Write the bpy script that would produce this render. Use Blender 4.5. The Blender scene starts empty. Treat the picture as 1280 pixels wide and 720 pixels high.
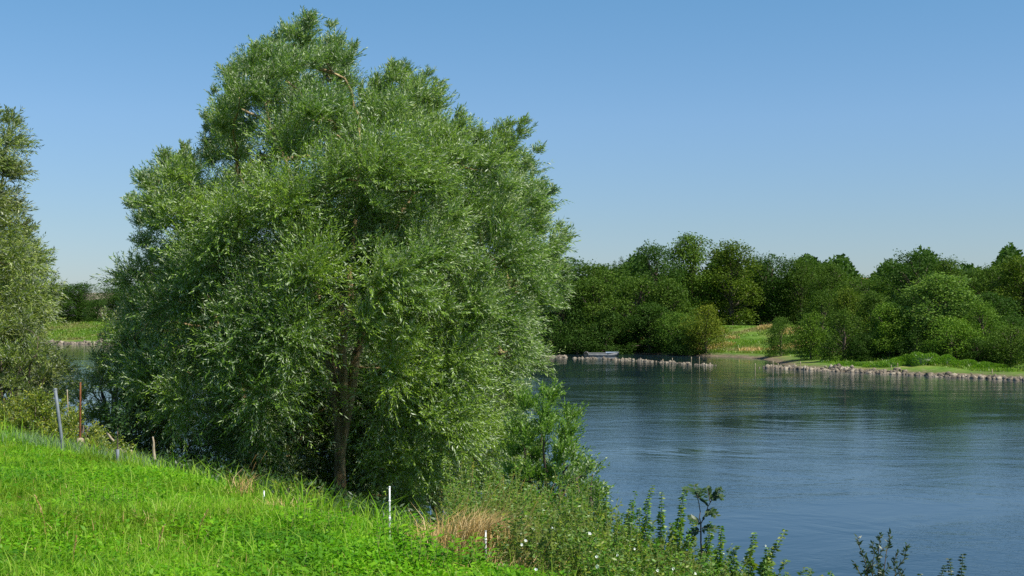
import bpy, math, random
import numpy as np
from mathutils import Vector

SEED = 7
rng = np.random.default_rng(SEED)
random.seed(SEED)
R = math.radians
scene = bpy.context.scene
COL = scene.collection
F, CAMZ, HOR = 1600.0, 5.0, 395.0      # focal length in photo pixels, eye height over the water, horizon row


def at(px, py, d):
    """point at distance d (metres along y) seen at photo pixel px, py"""
    return np.array([(px - 640) / F * d, d, CAMZ - (py - HOR) / F * d])


# ------------------------------------------------------------------ terrain
FAR = np.array([(420, -260), (150, 20), (90, 62), (55, 88), (40.4, 101), (35, 109), (30, 115.5), (26.5, 124), (29, 134), (29.5, 144),
                (26, 157), (17, 168), (6.5, 172), (-5, 182), (-31, 200), (-70, 224), (-85, 238),
                (-100, 248), (-200, 300), (-420, 380), (-2500, 900)], float)


def far_t(x, y):
    """signed distance from the far shoreline, positive on land"""
    p = np.stack([x, y], -1)
    best = np.full(x.shape, 1e9)
    sign = np.ones(x.shape)
    for a, b in zip(FAR[:-1], FAR[1:]):
        d = b - a
        L = np.hypot(*d)
        d = d / L
        r = p - a
        u = np.clip(r @ d, 0, L)
        q = r - u[..., None] * d
        dist = np.hypot(q[..., 0], q[..., 1])
        cr = d[0] * r[..., 1] - d[1] * r[..., 0]
        m = dist < best - 1e-9
        best = np.where(m, dist, best)
        sign = np.where(m, np.sign(-cr), sign)
    return best * sign


def crest_s(x, y):
    return (x + 0.44 + 0.75 * (y - 10)) * 0.8


def wob(x, y, k, ph=0.0):
    return (np.sin(x * k + 1.3 * np.sin(y * k * 0.7 + ph)) + np.sin(y * k * 1.13 + 1.7 * np.sin(x * k * 0.6 + ph * 2))) * 0.5


def ground_z(x, y):
    x = np.asarray(x, float); y = np.asarray(y, float)
    s = crest_s(x, y) + 0.35 * wob(x, y, 0.35, 1.0)
    near = np.where(s < 0, 3.14 - 0.04 * s, 3.14 - 0.31 * s)
    near = np.where((s > -1) & (s < 1), 3.14 - 0.135 * s - 0.0875 * (s * s + 1) + 0.0, near) if False else near
    soft = 0.09 * np.exp(-(s / 1.0) ** 2)
    near = near - soft + 0.05 * wob(x, y, 1.3) + 0.02 * wob(x, y, 3.1, 2.0)
    near = np.clip(near, -2.5, 9)
    near = np.where(s < -60, 5.5, near)
    t = far_t(x, y) + 0.9 * wob(x, y, 0.22, 0.5)
    far = np.interp(t, [-25, 0, 0.9, 9, 23, 40, 5000], [-2.5, 0, 0.3, 0.75, 3.35, 3.45, 3.6])
    far = far + np.where(t > 3, 0.18 * wob(x, y, 0.4, 3.0), 0)
    return np.maximum(near, far)


def gz(x, y):
    return float(ground_z(np.array([x]), np.array([y]))[0])


# ------------------------------------------------------------------ object helpers
def link(name, data, parent=None):
    o = bpy.data.objects.new(name, data)
    COL.objects.link(o)
    if parent is not None:
        o.parent = parent
    return o


def tag(o, label=None, cat=None, group=None, kind=None):
    if label: o['label'] = label
    if cat: o['category'] = cat
    if group: o['group'] = group
    if kind: o['kind'] = kind
    return o


def thing(name, label, cat, loc=(0, 0, 0), rz=0.0, group=None):
    o = link(name, None)
    o.location = loc
    o.rotation_euler = (0, 0, rz)
    return tag(o, label, cat, group)


def mesh_np(name, verts, quads=None, tris=None, mat=None, rnd=None, smooth=False):
    """mesh from numpy arrays; rnd = one random value per face"""
    me = bpy.data.meshes.new(name)
    nq = 0 if quads is None else len(quads)
    nt = 0 if tris is None else len(tris)
    me.vertices.add(len(verts))
    me.vertices.foreach_set('co', np.ascontiguousarray(verts, np.float32).ravel())
    me.loops.add(nq * 4 + nt * 3)
    idx = []
    if nq: idx.append(np.asarray(quads).ravel())
    if nt: idx.append(np.asarray(tris).ravel())
    me.loops.foreach_set('vertex_index', np.concatenate(idx).astype(np.int32))
    me.polygons.add(nq + nt)
    st = np.concatenate([np.arange(nq) * 4, nq * 4 + np.arange(nt) * 3]).astype(np.int32)
    me.polygons.foreach_set('loop_start', st)
    if smooth:
        me.polygons.foreach_set('use_smooth', np.ones(nq + nt, bool))
    if rnd is not None:
        at_ = me.attributes.new('rnd', 'FLOAT', 'FACE')
        at_.data.foreach_set('value', np.asarray(rnd, np.float32))
    me.update()
    if mat: me.materials.append(mat)
    return me


def unit(v):
    return v / np.maximum(np.linalg.norm(v, axis=-1, keepdims=True), 1e-9)


def rand_dirs(n):
    return unit(rng.normal(size=(n, 3)))


class Leaves:
    """collects diamond-shaped leaves, slightly folded, as one mesh"""
    def __init__(self):
        self.V = []; self.rn = []

    def add(self, P, A, N, L, W, rnd=None, fold=0.0):
        n = len(P)
        A = unit(A)
        S = unit(np.cross(A, N))
        Nn = np.cross(S, A)
        L = np.broadcast_to(L, (n,))[:, None]; W = np.broadcast_to(W, (n,))[:, None]
        mid = P + A * L * 0.45 + Nn * L * fold
        v = np.stack([P, mid + S * W * 0.5, P + A * L, mid - S * W * 0.5], 1)
        self.V.append(v.reshape(-1, 3))
        self.rn.append(rng.random(n) if rnd is None else np.broadcast_to(rnd, (n,)))

    def build(self, name, mat, parent=None, origin=None):
        V = np.concatenate(self.V)
        if origin is not None: V = V - np.asarray(origin)
        q = np.arange(len(V)).reshape(-1, 4)
        me = mesh_np(name, V, quads=q, mat=mat, rnd=np.concatenate(self.rn))
        return link(name, me, parent)


class Tubes:
    def __init__(self):
        self.V = []; self.Q = []; self.n = 0

    def add(self, pts, rad, seg=6):
        pts = np.asarray(pts, float); rad = np.broadcast_to(rad, (len(pts),))
        T = np.gradient(pts, axis=0); T = unit(T)
        ref = np.array([0.31, 0.77, 0.12]) if abs(T[0][2]) > 0.5 else np.array([0.1, 0.2, 1.0])
        S = unit(np.cross(T, ref)); B = np.cross(T, S)
        a = np.linspace(0, 2 * np.pi, seg, endpoint=False)
        ring = pts[:, None] + (S[:, None] * np.cos(a)[None, :, None] + B[:, None] * np.sin(a)[None, :, None]) * rad[:, None, None]
        m = len(pts)
        base = self.n
        self.V.append(ring.reshape(-1, 3))
        i = np.arange(m - 1)[:, None] * seg; j = np.arange(seg)[None]; j2 = (j + 1) % seg
        q = np.stack([i + j, i + j2, i + seg + j2, i + seg + j], -1).reshape(-1, 4) + base
        self.Q.append(q); self.n += m * seg
        # end cap as a small cone point
        self.V.append(np.array([pts[-1] + T[-1] * rad[-1] * 0.3]))
        tipi = self.n; self.n += 1
        last = base + (m - 1) * seg
        jj = np.arange(seg)
        self.Q.append(np.stack([last + jj, last + (jj + 1) % seg, np.full(seg, tipi), np.full(seg, tipi)], -1))

    def build(self, name, mat, parent=None, origin=None):
        V = np.concatenate(self.V)
        if origin is not None: V = V - np.asarray(origin)
        Q = np.concatenate(self.Q)
        deg = Q[:, 2] == Q[:, 3]
        me = mesh_np(name, V, quads=Q[~deg], tris=Q[deg][:, :3], mat=mat, smooth=True)
        return link(name, me, parent)


class Blades:
    """grass blades: a bent strip of a quad and a triangle"""
    def __init__(self):
        self.V = []; self.rn = []

    def add(self, P, H, W, lean, azim=None, rnd=None):
        n = len(P)
        az = rng.random(n) * 2 * np.pi if azim is None else azim
        D = np.stack([np.cos(az), np.sin(az), np.zeros(n)], -1)
        fa = az + np.pi / 2 + rng.normal(size=n) * 0.7
        S = np.stack([np.cos(fa), np.sin(fa), np.zeros(n)], -1)
        H = np.broadcast_to(H, (n,))[:, None]; W = np.broadcast_to(W, (n,))[:, None]; le = np.broadcast_to(lean, (n,))[:, None]
        up = np.array([0, 0, 1.0])
        m = P + up * H * 0.58 + D * H * le * 0.35
        t = P + up * H * (1 - 0.35 * le) + D * H * le * 1.05
        self.V.append(np.stack([P - S * W * .5, P + S * W * .5, m + S * W * .45, m - S * W * .45, t], 1).reshape(-1, 3))
        self.rn.append(rng.random(n) if rnd is None else np.broadcast_to(rnd, (n,)))

    def build(self, name, mat, parent=None, origin=None):
        V = np.concatenate(self.V)
        if origin is not None: V = V - np.asarray(origin)
        b = np.arange(len(V) // 5)[:, None] * 5
        q = b + np.array([[0, 1, 2, 3]]); t = b + np.array([[3, 2, 4]])
        r = np.concatenate(self.rn)
        me = mesh_np(name, V, quads=q, tris=t, mat=mat, rnd=np.concatenate([r, r]))
        return link(name, me, parent)


# ------------------------------------------------------------------ materials
def newmat(name):
    m = bpy.data.materials.new(name); m.use_nodes = True
    nt = m.node_tree; nt.nodes.clear()
    out = nt.nodes.new('ShaderNodeOutputMaterial')
    return m, nt, out


def N(nt, t, **kw):
    n = nt.nodes.new(t)
    for k, v in kw.items():
        if k.startswith('i_'):
            n.inputs[k[2:].replace('_', ' ')].default_value = v
        else:
            setattr(n, k, v)
    return n


def ramp(nt, stops, src):
    n = nt.nodes.new('ShaderNodeValToRGB')
    e = n.color_ramp.elements
    while len(e) < len(stops): e.new(0.5)
    for k, (p, c) in zip(e, stops):
        k.position = p; k.color = (*c, 1)
    nt.links.new(src, n.inputs[0])
    return n.outputs[0]


def mixc(nt, fac, a, b, mode='MIX'):
    n = nt.nodes.new('ShaderNodeMix'); n.data_type = 'RGBA'; n.blend_type = mode
    for s, v in ((0, fac), (6, a), (7, b)):
        if hasattr(v, 'links'): nt.links.new(v, n.inputs[s])
        elif isinstance(v, (tuple, list)): n.inputs[s].default_value = (*v, 1)
        else: n.inputs[s].default_value = v
    return n.outputs[2]


def leafmat(name, tops, back=None, transl=0.3, rough=0.45, spec=0.4, patch=None, pscale=0.5, objcol=False):
    """tops: ramp of colours over the per-leaf random value; patch: second tint by a broad noise"""
    m, nt, out = newmat(name)
    a = N(nt, 'ShaderNodeAttribute', attribute_name='rnd')
    col = ramp(nt, [(i / max(1, len(tops) - 1), c) for i, c in enumerate(tops)], a.outputs['Fac'])
    if patch:
        tc = N(nt, 'ShaderNodeTexCoord')
        no = N(nt, 'ShaderNodeTexNoise', i_Scale=pscale, i_Detail=3.0)
        nt.links.new(tc.outputs['Object'], no.inputs['Vector'])
        mr = N(nt, 'ShaderNodeMapRange', i_From_Min=0.45, i_From_Max=0.65)
        nt.links.new(no.outputs[0], mr.inputs[0])
        col = mixc(nt, mr.outputs[0], col, patch)
    if objcol:
        oi = N(nt, 'ShaderNodeObjectInfo')
        col = mixc(nt, 1.0, col, oi.outputs['Color'], 'MULTIPLY')
    tcol = mixc(nt, 1.0, col, (1.25, 1.45, 0.75), 'MULTIPLY')
    if back:
        g = N(nt, 'ShaderNodeNewGeometry')
        col = mixc(nt, g.outputs['Backfacing'], col, back)
    p = N(nt, 'ShaderNodeBsdfPrincipled')
    p.inputs['Roughness'].default_value = rough
    p.inputs['Specular IOR Level'].default_value = spec
    nt.links.new(col, p.inputs['Base Color'])
    tr = N(nt, 'ShaderNodeBsdfTranslucent'); nt.links.new(tcol, tr.inputs['Color'])
    mx = N(nt, 'ShaderNodeMixShader'); mx.inputs[0].default_value = transl
    nt.links.new(p.outputs[0], mx.inputs[1]); nt.links.new(tr.outputs[0], mx.inputs[2])
    nt.links.new(mx.outputs[0], out.inputs[0])
    return m


def noisemat(name, stops, scale=5.0, rough=0.85, detail=6.0, bump=0.3, bumpscale=None, stretch=None, metal=0.0, spec=0.3, bdist=0.02):
    m, nt, out = newmat(name)
    tc = N(nt, 'ShaderNodeTexCoord')
    vec = tc.outputs['Object']
    if stretch:
        mp = N(nt, 'ShaderNodeMapping'); mp.inputs['Scale'].default_value = stretch
        nt.links.new(vec, mp.inputs[0]); vec = mp.outputs[0]
    no = N(nt, 'ShaderNodeTexNoise', i_Scale=scale, i_Detail=detail, i_Roughness=0.62)
    nt.links.new(vec, no.inputs['Vector'])
    col = ramp(nt, stops, no.outputs[0])
    p = N(nt, 'ShaderNodeBsdfPrincipled')
    p.inputs['Roughness'].default_value = rough; p.inputs['Metallic'].default_value = metal
    p.inputs['Specular IOR Level'].default_value = spec
    nt.links.new(col, p.inputs['Base Color'])
    b = N(nt, 'ShaderNodeBump'); b.inputs['Strength'].default_value = bump; b.inputs['Distance'].default_value = bdist
    n2 = N(nt, 'ShaderNodeTexNoise', i_Scale=bumpscale or scale * 3, i_Detail=5.0)
    nt.links.new(vec, n2.inputs['Vector']); nt.links.new(n2.outputs[0], b.inputs['Height'])
    nt.links.new(b.outputs[0], p.inputs['Normal'])
    nt.links.new(p.outputs[0], out.inputs[0])
    return m


M = {}
M['willow'] = leafmat('willow_leaf', [(.05, .115, .010), (.09, .185, .013), (.16, .275, .020), (.33, .40, .17)],
                      back=(.36, .43, .25), transl=0.25, rough=0.46, spec=0.42, patch=(.19, .30, .022), pscale=0.28)
M['silver'] = leafmat('silver_willow_leaf', [(.10, .17, .022), (.16, .24, .03), (.24, .30, .05), (.34, .38, .15)],
                      back=(.24, .28, .18), transl=0.28, rough=0.45, spec=0.45, patch=(.13, .15, .035), pscale=0.4)
M['shrub_y'] = leafmat('yellow_shrub_leaf', [(.11, .19, .018), (.19, .26, .02), (.29, .29, .025), (.11, .18, .02)],
                       back=(.16, .2, .07), transl=0.3)
M['shrub_g'] = leafmat('green_shrub_leaf', [(.08, .17, .015), (.13, .25, .018), (.20, .33, .03)], back=(.22, .32, .10), transl=0.35)
M['weed'] = leafmat('weed_leaf', [(.06, .17, .010), (.10, .23, .012), (.15, .26, .014), (.24, .27, .02)],
                    back=(.14, .24, .06), transl=0.32, patch=(.13, .15, .02), pscale=2.0)
M['weed_dark'] = leafmat('dark_weed_leaf', [(.015, .04, .012), (.025, .06, .015), (.04, .08, .02)], back=(.05, .08, .04), transl=0.2)
M['farleaf'] = leafmat('broad_leaf', [(.037, .076, .010), (.066, .122, .013), (.108, .168, .020)], transl=0.28, rough=0.6, spec=0.12, objcol=True)
M['grass'] = leafmat('meadow_grass', [(.11, .28, .008), (.17, .37, .010), (.24, .43, .018), (.34, .47, .07)], transl=0.42,
                     rough=0.5, spec=0.2, patch=(.17, .27, .015), pscale=0.7)
M['clover'] = leafmat('meadow_leaf', [(.08, .26, .008), (.15, .36, .010), (.24, .45, .016)], transl=0.4, rough=0.5, spec=0.2,
                      patch=(.07, .2, .01), pscale=1.3)
M['straw'] = leafmat('dry_grass', [(.38, .24, .08), (.52, .36, .14), (.6, .46, .24)], transl=0.25, rough=0.7, spec=0.2)
M['bankgrass'] = leafmat('bank_grass', [(.10, .20, .014), (.15, .27, .018), (.21, .29, .03)], transl=0.35, patch=(.2, .19, .06), pscale=0.16)
M['reed'] = leafmat('hummock_grass', [(.08, .19, .010), (.13, .26, .012), (.18, .30, .02)], transl=0.35)
M['undergrowth'] = leafmat('undergrowth_leaf', [(.02, .055, .010), (.035, .08, .012), (.05, .085, .018)], transl=0.25)  # greens darkened to put the shade below the willow into the leaf colour
M['greygrass'] = leafmat('pale_grass', [(.13, .22, .09), (.18, .28, .12), (.25, .33, .18)], transl=0.3, rough=0.6)
M['bark'] = noisemat('willow_bark', [(.3, (.13, .09, .045)), (.5, (.32, .23, .11)), (.62, (.50, .38, .19)), (.8, (.2, .16, .09))],
                     scale=3.0, stretch=(3, 3, .7), bump=0.9, bumpscale=9, bdist=0.04)
M['darkbark'] = noisemat('dark_bark', [(.3, (.05, .04, .03)), (.6, (.13, .10, .07)), (.8, (.18, .15, .11))], scale=3.0, stretch=(2, 2, .6), bump=0.6)
M['stem'] = noisemat('green_stem', [(.3, (.09, .15, .03)), (.7, (.2, .20, .05))], scale=20)
M['wood'] = noisemat('weathered_wood', [(.3, (.22, .17, .11)), (.55, (.38, .31, .21)), (.8, (.5, .43, .32))], scale=8, stretch=(3, 3, .5), bump=0.5)
M['rust'] = noisemat('rusty_steel', [(.3, (.10, .035, .015)), (.6, (.22, .08, .03)), (.8, (.3, .14, .06))], scale=18, rough=0.8, metal=0.2)
M['steel'] = noisemat('galvanised_steel', [(.3, (.12, .14, .15)), (.7, (.19, .215, .235))], scale=14, rough=0.6, metal=0.1, bump=0.1)
M['whiteplastic'] = noisemat('white_plastic', [(.3, (.7, .7, .68)), (.7, (.82, .82, .8))], scale=20, rough=0.45, bump=0.05)
M['petal'] = leafmat('white_petal', [(.8, .8, .78), (.85, .83, .8)], transl=0.3, rough=0.6)
M['stone'] = noisemat('pale_stone', [(.34, (.05, .045, .03)), (.5, (.17, .14, .10)), (.66, (.38, .33, .24))], scale=1.1, bump=0.6, bumpscale=7, bdist=0.05)
M['boathull'] = noisemat('grey_boat_paint', [(.3, (.15, .16, .16)), (.7, (.28, .28, .27))], scale=3, rough=0.5, bump=0.1)
M['boatblue'] = noisemat('blue_grey_paint', [(.3, (.14, .19, .26)), (.7, (.22, .28, .36))], scale=3, rough=0.6, bump=0.1)
M['plaster'] = noisemat('cream_plaster', [(.3, (.45, .38, .3)), (.7, (.55, .47, .38))], scale=2, bump=0.2)
M['tile'] = noisemat('red_roof_tile', [(.3, (.25, .09, .05)), (.7, (.38, .15, .08))], scale=4, stretch=(1, 1, 6), bump=0.6, bdist=0.05)
M['glass'] = noisemat('window_glass', [(.3, (.03, .035, .04)), (.7, (.05, .055, .06))], scale=2, rough=0.1, bump=0.0, spec=0.6)


def ground_material():
    m, nt, out = newmat('bank_ground')
    g = N(nt, 'ShaderNodeNewGeometry'); sx = N(nt, 'ShaderNodeSeparateXYZ'); nt.links.new(g.outputs['Position'], sx.inputs[0])
    n1 = N(nt, 'ShaderNodeTexNoise', i_Scale=0.16, i_Detail=7.0, i_Roughness=0.65); nt.links.new(g.outputs['Position'], n1.inputs['Vector'])
    n2 = N(nt, 'ShaderNodeTexNoise', i_Scale=1.4, i_Detail=8.0, i_Roughness=0.7); nt.links.new(g.outputs['Position'], n2.inputs['Vector'])
    grass = ramp(nt, [(.3, (.06, .12, .018)), (.48, (.10, .18, .025)), (.58, (.15, .20, .04)), (.72, (.26, .22, .09))], n1.outputs[0])
    grass = mixc(nt, 0.6, grass, ramp(nt, [(.3, (.45, .5, .4)), (.7, (1.3, 1.3, 1.2))], n2.outputs[0]), 'MULTIPLY')
    mud = ramp(nt, [(.3, (.07, .055, .035)), (.55, (.16, .125, .08)), (.75, (.26, .21, .14))], n2.outputs[0])
    add = N(nt, 'ShaderNodeMath', operation='MULTIPLY_ADD'); nt.links.new(n2.outputs[0], add.inputs[0]); add.inputs[1].default_value = -0.9
    nt.links.new(sx.outputs[2], add.inputs[2])
    mr = N(nt, 'ShaderNodeMapRange', i_From_Min=-0.32, i_From_Max=-0.06); nt.links.new(add.outputs[0], mr.inputs[0])
    col = mixc(nt, mr.outputs[0], mud, grass)
    p = N(nt, 'ShaderNodeBsdfPrincipled'); p.inputs['Roughness'].default_value = 0.95; p.inputs['Specular IOR Level'].default_value = 0.1
    nt.links.new(col, p.inputs['Base Color'])
    b = N(nt, 'ShaderNodeBump'); b.inputs['Strength'].default_value = 0.8; b.inputs['Distance'].default_value = 0.12
    nt.links.new(n2.outputs[0], b.inputs['Height']); nt.links.new(b.outputs[0], p.inputs['Normal'])
    nt.links.new(p.outputs[0], out.inputs[0])
    return m


def water_material():
    m, nt, out = newmat('river_water')
    g = N(nt, 'ShaderNodeNewGeometry')
    mp = N(nt, 'ShaderNodeMapping'); mp.inputs['Rotation'].default_value = (0, 0, R(28)); mp.inputs['Scale'].default_value = (0.8, 1.25, 1)
    nt.links.new(g.outputs['Position'], mp.inputs[0])

    def noise(scale, detail, rough=0.6, dist=0.0, vec=mp.outputs[0]):
        n = N(nt, 'ShaderNodeTexNoise', i_Scale=scale, i_Detail=detail, i_Roughness=rough, i_Distortion=dist)
        nt.links.new(vec, n.inputs['Vector']); return n.outputs[0]

    def math_(op, a, b=None, c=None):
        n = N(nt, 'ShaderNodeMath', operation=op)
        for i, v in enumerate((a, b, c)):
            if v is None: continue
            if hasattr(v, 'links'): nt.links.new(v, n.inputs[i])
            else: n.inputs[i].default_value = v
        return n.outputs[0]
    zone = noise(0.055, 5.0, 0.6, 0.8)                    # calm and ruffled patches of the current
    zr = N(nt, 'ShaderNodeMapRange', i_From_Min=0.40, i_From_Max=0.60, i_To_Min=0.2, i_To_Max=1.35); nt.links.new(zone, zr.inputs[0])
    fine = noise(5.5, 3.0, 0.6)
    mid = noise(1.3, 3.0, 0.55, 0.3)
    swirl = noise(0.16, 4.0, 0.55, 1.6)
    h = math_('MULTIPLY', fine, 0.0065)
    h = math_('MULTIPLY_ADD', mid, 0.008, h)
    h = math_('MULTIPLY', h, zr.outputs[0])
    h = math_('MULTIPLY_ADD', swirl, 0.035, h)
    b = N(nt, 'ShaderNodeBump'); b.inputs['Strength'].default_value = 1.0; b.inputs['Distance'].default_value = WAVE
    nt.links.new(h, b.inputs['Height'])
    p = N(nt, 'ShaderNodeBsdfPrincipled')
    p.inputs['Base Color'].default_value = (.013, .028, .038, 1)
    p.inputs['Roughness'].default_value = 0.03; p.inputs['IOR'].default_value = 1.333
    p.inputs['Specular IOR Level'].default_value = 0.5
    nt.links.new(b.outputs[0], p.inputs['Normal'])
    nt.links.new(p.outputs[0], out.inputs[0])
    return m


WAVE = 1.0

# ------------------------------------------------------------------ ground and water
def axis(parts):
    out = [np.arange(a, b, st) for a, b, st in parts]
    return np.concatenate(out)


gx = axis([(-3000, -600, 200), (-600, -130, 20), (-130, -40, 2.0), (-40, -14, 0.7), (-14, 6, 0.3), (6, 60, 1.2), (60, 200, 6), (200, 3001, 200)])
gy = axis([(-400, -20, 20), (-20, 2, 2), (2, 30, 0.35), (30, 60, 0.9), (60, 260, 1.8), (260, 600, 12), (600, 4201, 200)])
X, Y = np.meshgrid(gx, gy, indexing='xy')
Z = ground_z(X, Y)
nx, ny = len(gx), len(gy)
i = np.arange(ny - 1)[:, None] * nx + np.arange(nx - 1)[None]
q = np.stack([i, i + 1, i + nx + 1, i + nx], -1).reshape(-1, 4)
ground = link('ground', mesh_np('ground', np.stack([X, Y, Z], -1).reshape(-1, 3), quads=q, mat=ground_material(), smooth=True))
tag(ground, 'grassy river banks and levee with muddy shoreline', 'ground', kind='structure')
wv = np.array([(-3000, -400, 0), (3000, -400, 0), (3000, 1200, 0), (-3000, 1200, 0)], float)
water = link('water', mesh_np('water', wv, quads=[[0, 1, 2, 3]], mat=water_material()))
tag(water, 'broad calm blue river with light ripples', 'river', kind='structure')

# ------------------------------------------------------------------ near meadow grass
def sector(n, az0, az1, y0, y1, power=1.0):
    """points of the ground in a sector, denser close to the eye"""
    u = rng.random(n)
    y = (y0 ** (2 - power) + u * (y1 ** (2 - power) - y0 ** (2 - power))) ** (1 / (2 - power)) if power != 2 else y0 * (y1 / y0) ** u
    x = (az0 + (az1 - az0) * rng.random(n)) * y
    return x, y


def ground_pts(x, y):
    return np.stack([x, y, ground_z(x, y) - 0.01], -1)


x, y = sector(600000, -0.56, 0.14, 6.2, 27, 1.5)
s = crest_s(x, y)
lush = wob(x, y, 0.9, 4.0) * .5 + wob(x, y, 2.3, 1.0) * .5
edge = np.where(y < 10.5, -.45, .2) + .25 * wob(x, y, 1.7, 3.)
keep = (s < 0.9) & (rng.random(len(x)) < np.clip(1 - (s - edge) * 2.0, 0, 1)) & (rng.random(len(x)) < 0.62 + 0.4 * lush)
x, y, lush = x[keep], y[keep], lush[keep]
n = len(x)
B = Blades()
H = np.clip(rng.normal(0.15, 0.045, n), 0.05, 0.30) * (1 + 0.3 * lush)
B.add(ground_pts(x, y), H, 0.0035 + 0.004 * rng.random(n) + y * 0.00012, np.clip(rng.normal(0.75, 0.4, n), 0, 1.4))
k = rng.random(n) < 0.012                                     # taller blades over the sward
B.add(ground_pts(x[k], y[k]), 0.22 + 0.16 * rng.random(k.sum()), 0.008, 0.7 * rng.random(k.sum()), rnd=0.9)
k = rng.random(n) < 0.035
B2 = Blades(); B2.add(ground_pts(x[k], y[k]), .10 + .12 * rng.random(k.sum()), .006, 1.1 * rng.random(k.sum()))
tag(B2.build('dry_meadow_grass', M['straw']), 'scattered dead straw blades low in the meadow', 'grass', kind='stuff')
meadow = B.build('meadow_grass', M['grass'])
tag(meadow, 'bright green long grass covering the near bank', 'grass', kind='stuff')

x, y = sector(420000, -0.56, 0.12, 6.2, 25, 1.5)
s = crest_s(x, y)
leafy = wob(x, y, 0.8, 2.0) * .5 + wob(x, y, 2.9, 5.0) * .5
keep = (s < np.where(y < 10.5, -.3, .5)) & (leafy + rng.normal(size=len(x)) * .3 > -0.18)
x, y, leafy = x[keep], y[keep], leafy[keep]
n = len(x)
L = Leaves()
P = ground_pts(x, y); P[:, 2] += 0.06 + rng.random(n) * (0.09 + 0.06 * np.clip(leafy, 0, 1))
A = rand_dirs(n) * np.array([1, 1, .45]); Nn = unit(rand_dirs(n) * .6 + np.array([0, 0, 1.0]))
size = 0.025 + 0.04 * rng.random(n) ** 2
L.add(P, A, Nn, size, size * 0.5, fold=0.05)
clover = L.build('clover', M['clover'])
tag(clover, 'leafy low herbs and clover growing through the grass', 'ground cover', kind='stuff')

# broad leaved herbs at the grass edge
def herb(px, py, d, w, n, label, cat='plant', leaf=0.07):
    c = at(px, py, d); c[2] = gz(c[0], c[1])
    t = thing('leafy_herb', label, cat, c, group='leafy herbs in the meadow')
    L = Leaves(); T = Tubes()
    for _ in range(n):
        a = rng.random() * 6.28; r = w * math.sqrt(rng.random())
        b = np.array([math.cos(a) * r, math.sin(a) * r, 0]); b[2] = gz(c[0] + b[0], c[1] + b[1]) - c[2]
        h = 0.16 + rng.random() * 0.14
        top = b + np.array([rng.normal() * .04, rng.normal() * .04, h])
        T.add([b, (b + top) / 2 + rng.normal(size=3) * .01, top], [.003, .0025, .002], 4)
        m = 9
        u = np.linspace(.3, 1, m)[:, None]
        P = b + (top - b) * u
        aa = np.arange(m) * 2.4
        A = np.stack([np.cos(aa), np.sin(aa), np.full(m, .25)], -1)
        L.add(P, A, np.tile([0, 0, 1.0], (m, 1)) + rng.normal(size=(m, 3)) * .25, leaf * (0.6 + .5 * rng.random(m)), leaf * .42, fold=0.08)
    L.build('foliage', M['clover'], t); T.build('stem', M['stem'], t)
    return t


herb(545, 700, 9.3, 0.42, 60, 'broad leafed dark green herb patch at the right end of the meadow')
herb(400, 668, 10.6, 0.3, 34, 'leafy herb patch in the meadow below the willow trunk')
herb(495, 668, 10.3, 0.22, 30, 'leafy green herb tuft at the foot of the tallest white stake')
herb(130, 615, 11.5, 0.34, 32, 'low nettle like herb patch in the left meadow', leaf=.06)

# ------------------------------------------------------------------ willow builder
def in_poly(px, py, poly):
    inside = np.zeros(px.shape, bool)
    j = len(poly) - 1
    for i_ in range(len(poly)):
        xi, yi = poly[i_]; xj, yj = poly[j]
        c = ((yi > py) != (yj > py)) & (px < (xj - xi) * (py - yi) / (yj - yi + 1e-9) + xi)
        inside ^= c
        j = i_
    return inside


def edge_dist(px, py, poly):
    best = np.full(px.shape, 1e9)
    for a, b in zip(poly, np.roll(poly, -1, 0)):
        d = b - a; L2 = (d ** 2).sum()
        u = np.clip(((px - a[0]) * d[0] + (py - a[1]) * d[1]) / L2, 0, 1)
        best = np.minimum(best, np.hypot(px - a[0] - u * d[0], py - a[1] - u * d[1]))
    return best


def clump_centres(poly, d0, Rm, want, spacing, skip=None, shell=0.5):
    """centres of foliage masses filling a volume whose outline from the bank is poly"""
    poly = np.array(poly, float)
    lo, hi = poly.min(0), poly.max(0)
    out = []
    tries = 0
    while len(out) < want and tries < 400:
        tries += 1
        px = lo[0] + (hi[0] - lo[0]) * rng.random(400); py = lo[1] + (hi[1] - lo[1]) * rng.random(400)
        ok = in_poly(px, py, poly); px, py = px[ok], py[ok]
        de = edge_dist(px, py, poly) * d0 / F
        ok = de > 0.28; px, py, de = px[ok], py[ok], de[ok]
        half = np.sqrt(np.maximum(0, Rm ** 2 - np.maximum(0, Rm - de) ** 2))
        sgn = rng.random(len(px)) * 2 - 1
        dep = np.sign(sgn) * np.abs(sgn) ** shell * half
        for a, b, c, e in zip(px, py, d0 + dep, de):
            if skip is not None and skip(a, b, c): continue
            p = at(a, b, c)
            if p[2] < gz(p[0], p[1]) + 0.35 : continue
            if all(((p - o[:3]) ** 2).sum() > spacing ** 2 for o in out):
                out.append(np.array([*p, min(1.1, 0.34 + e * .5)]))
                if len(out) >= want: break
    return np.array(out)


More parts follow.
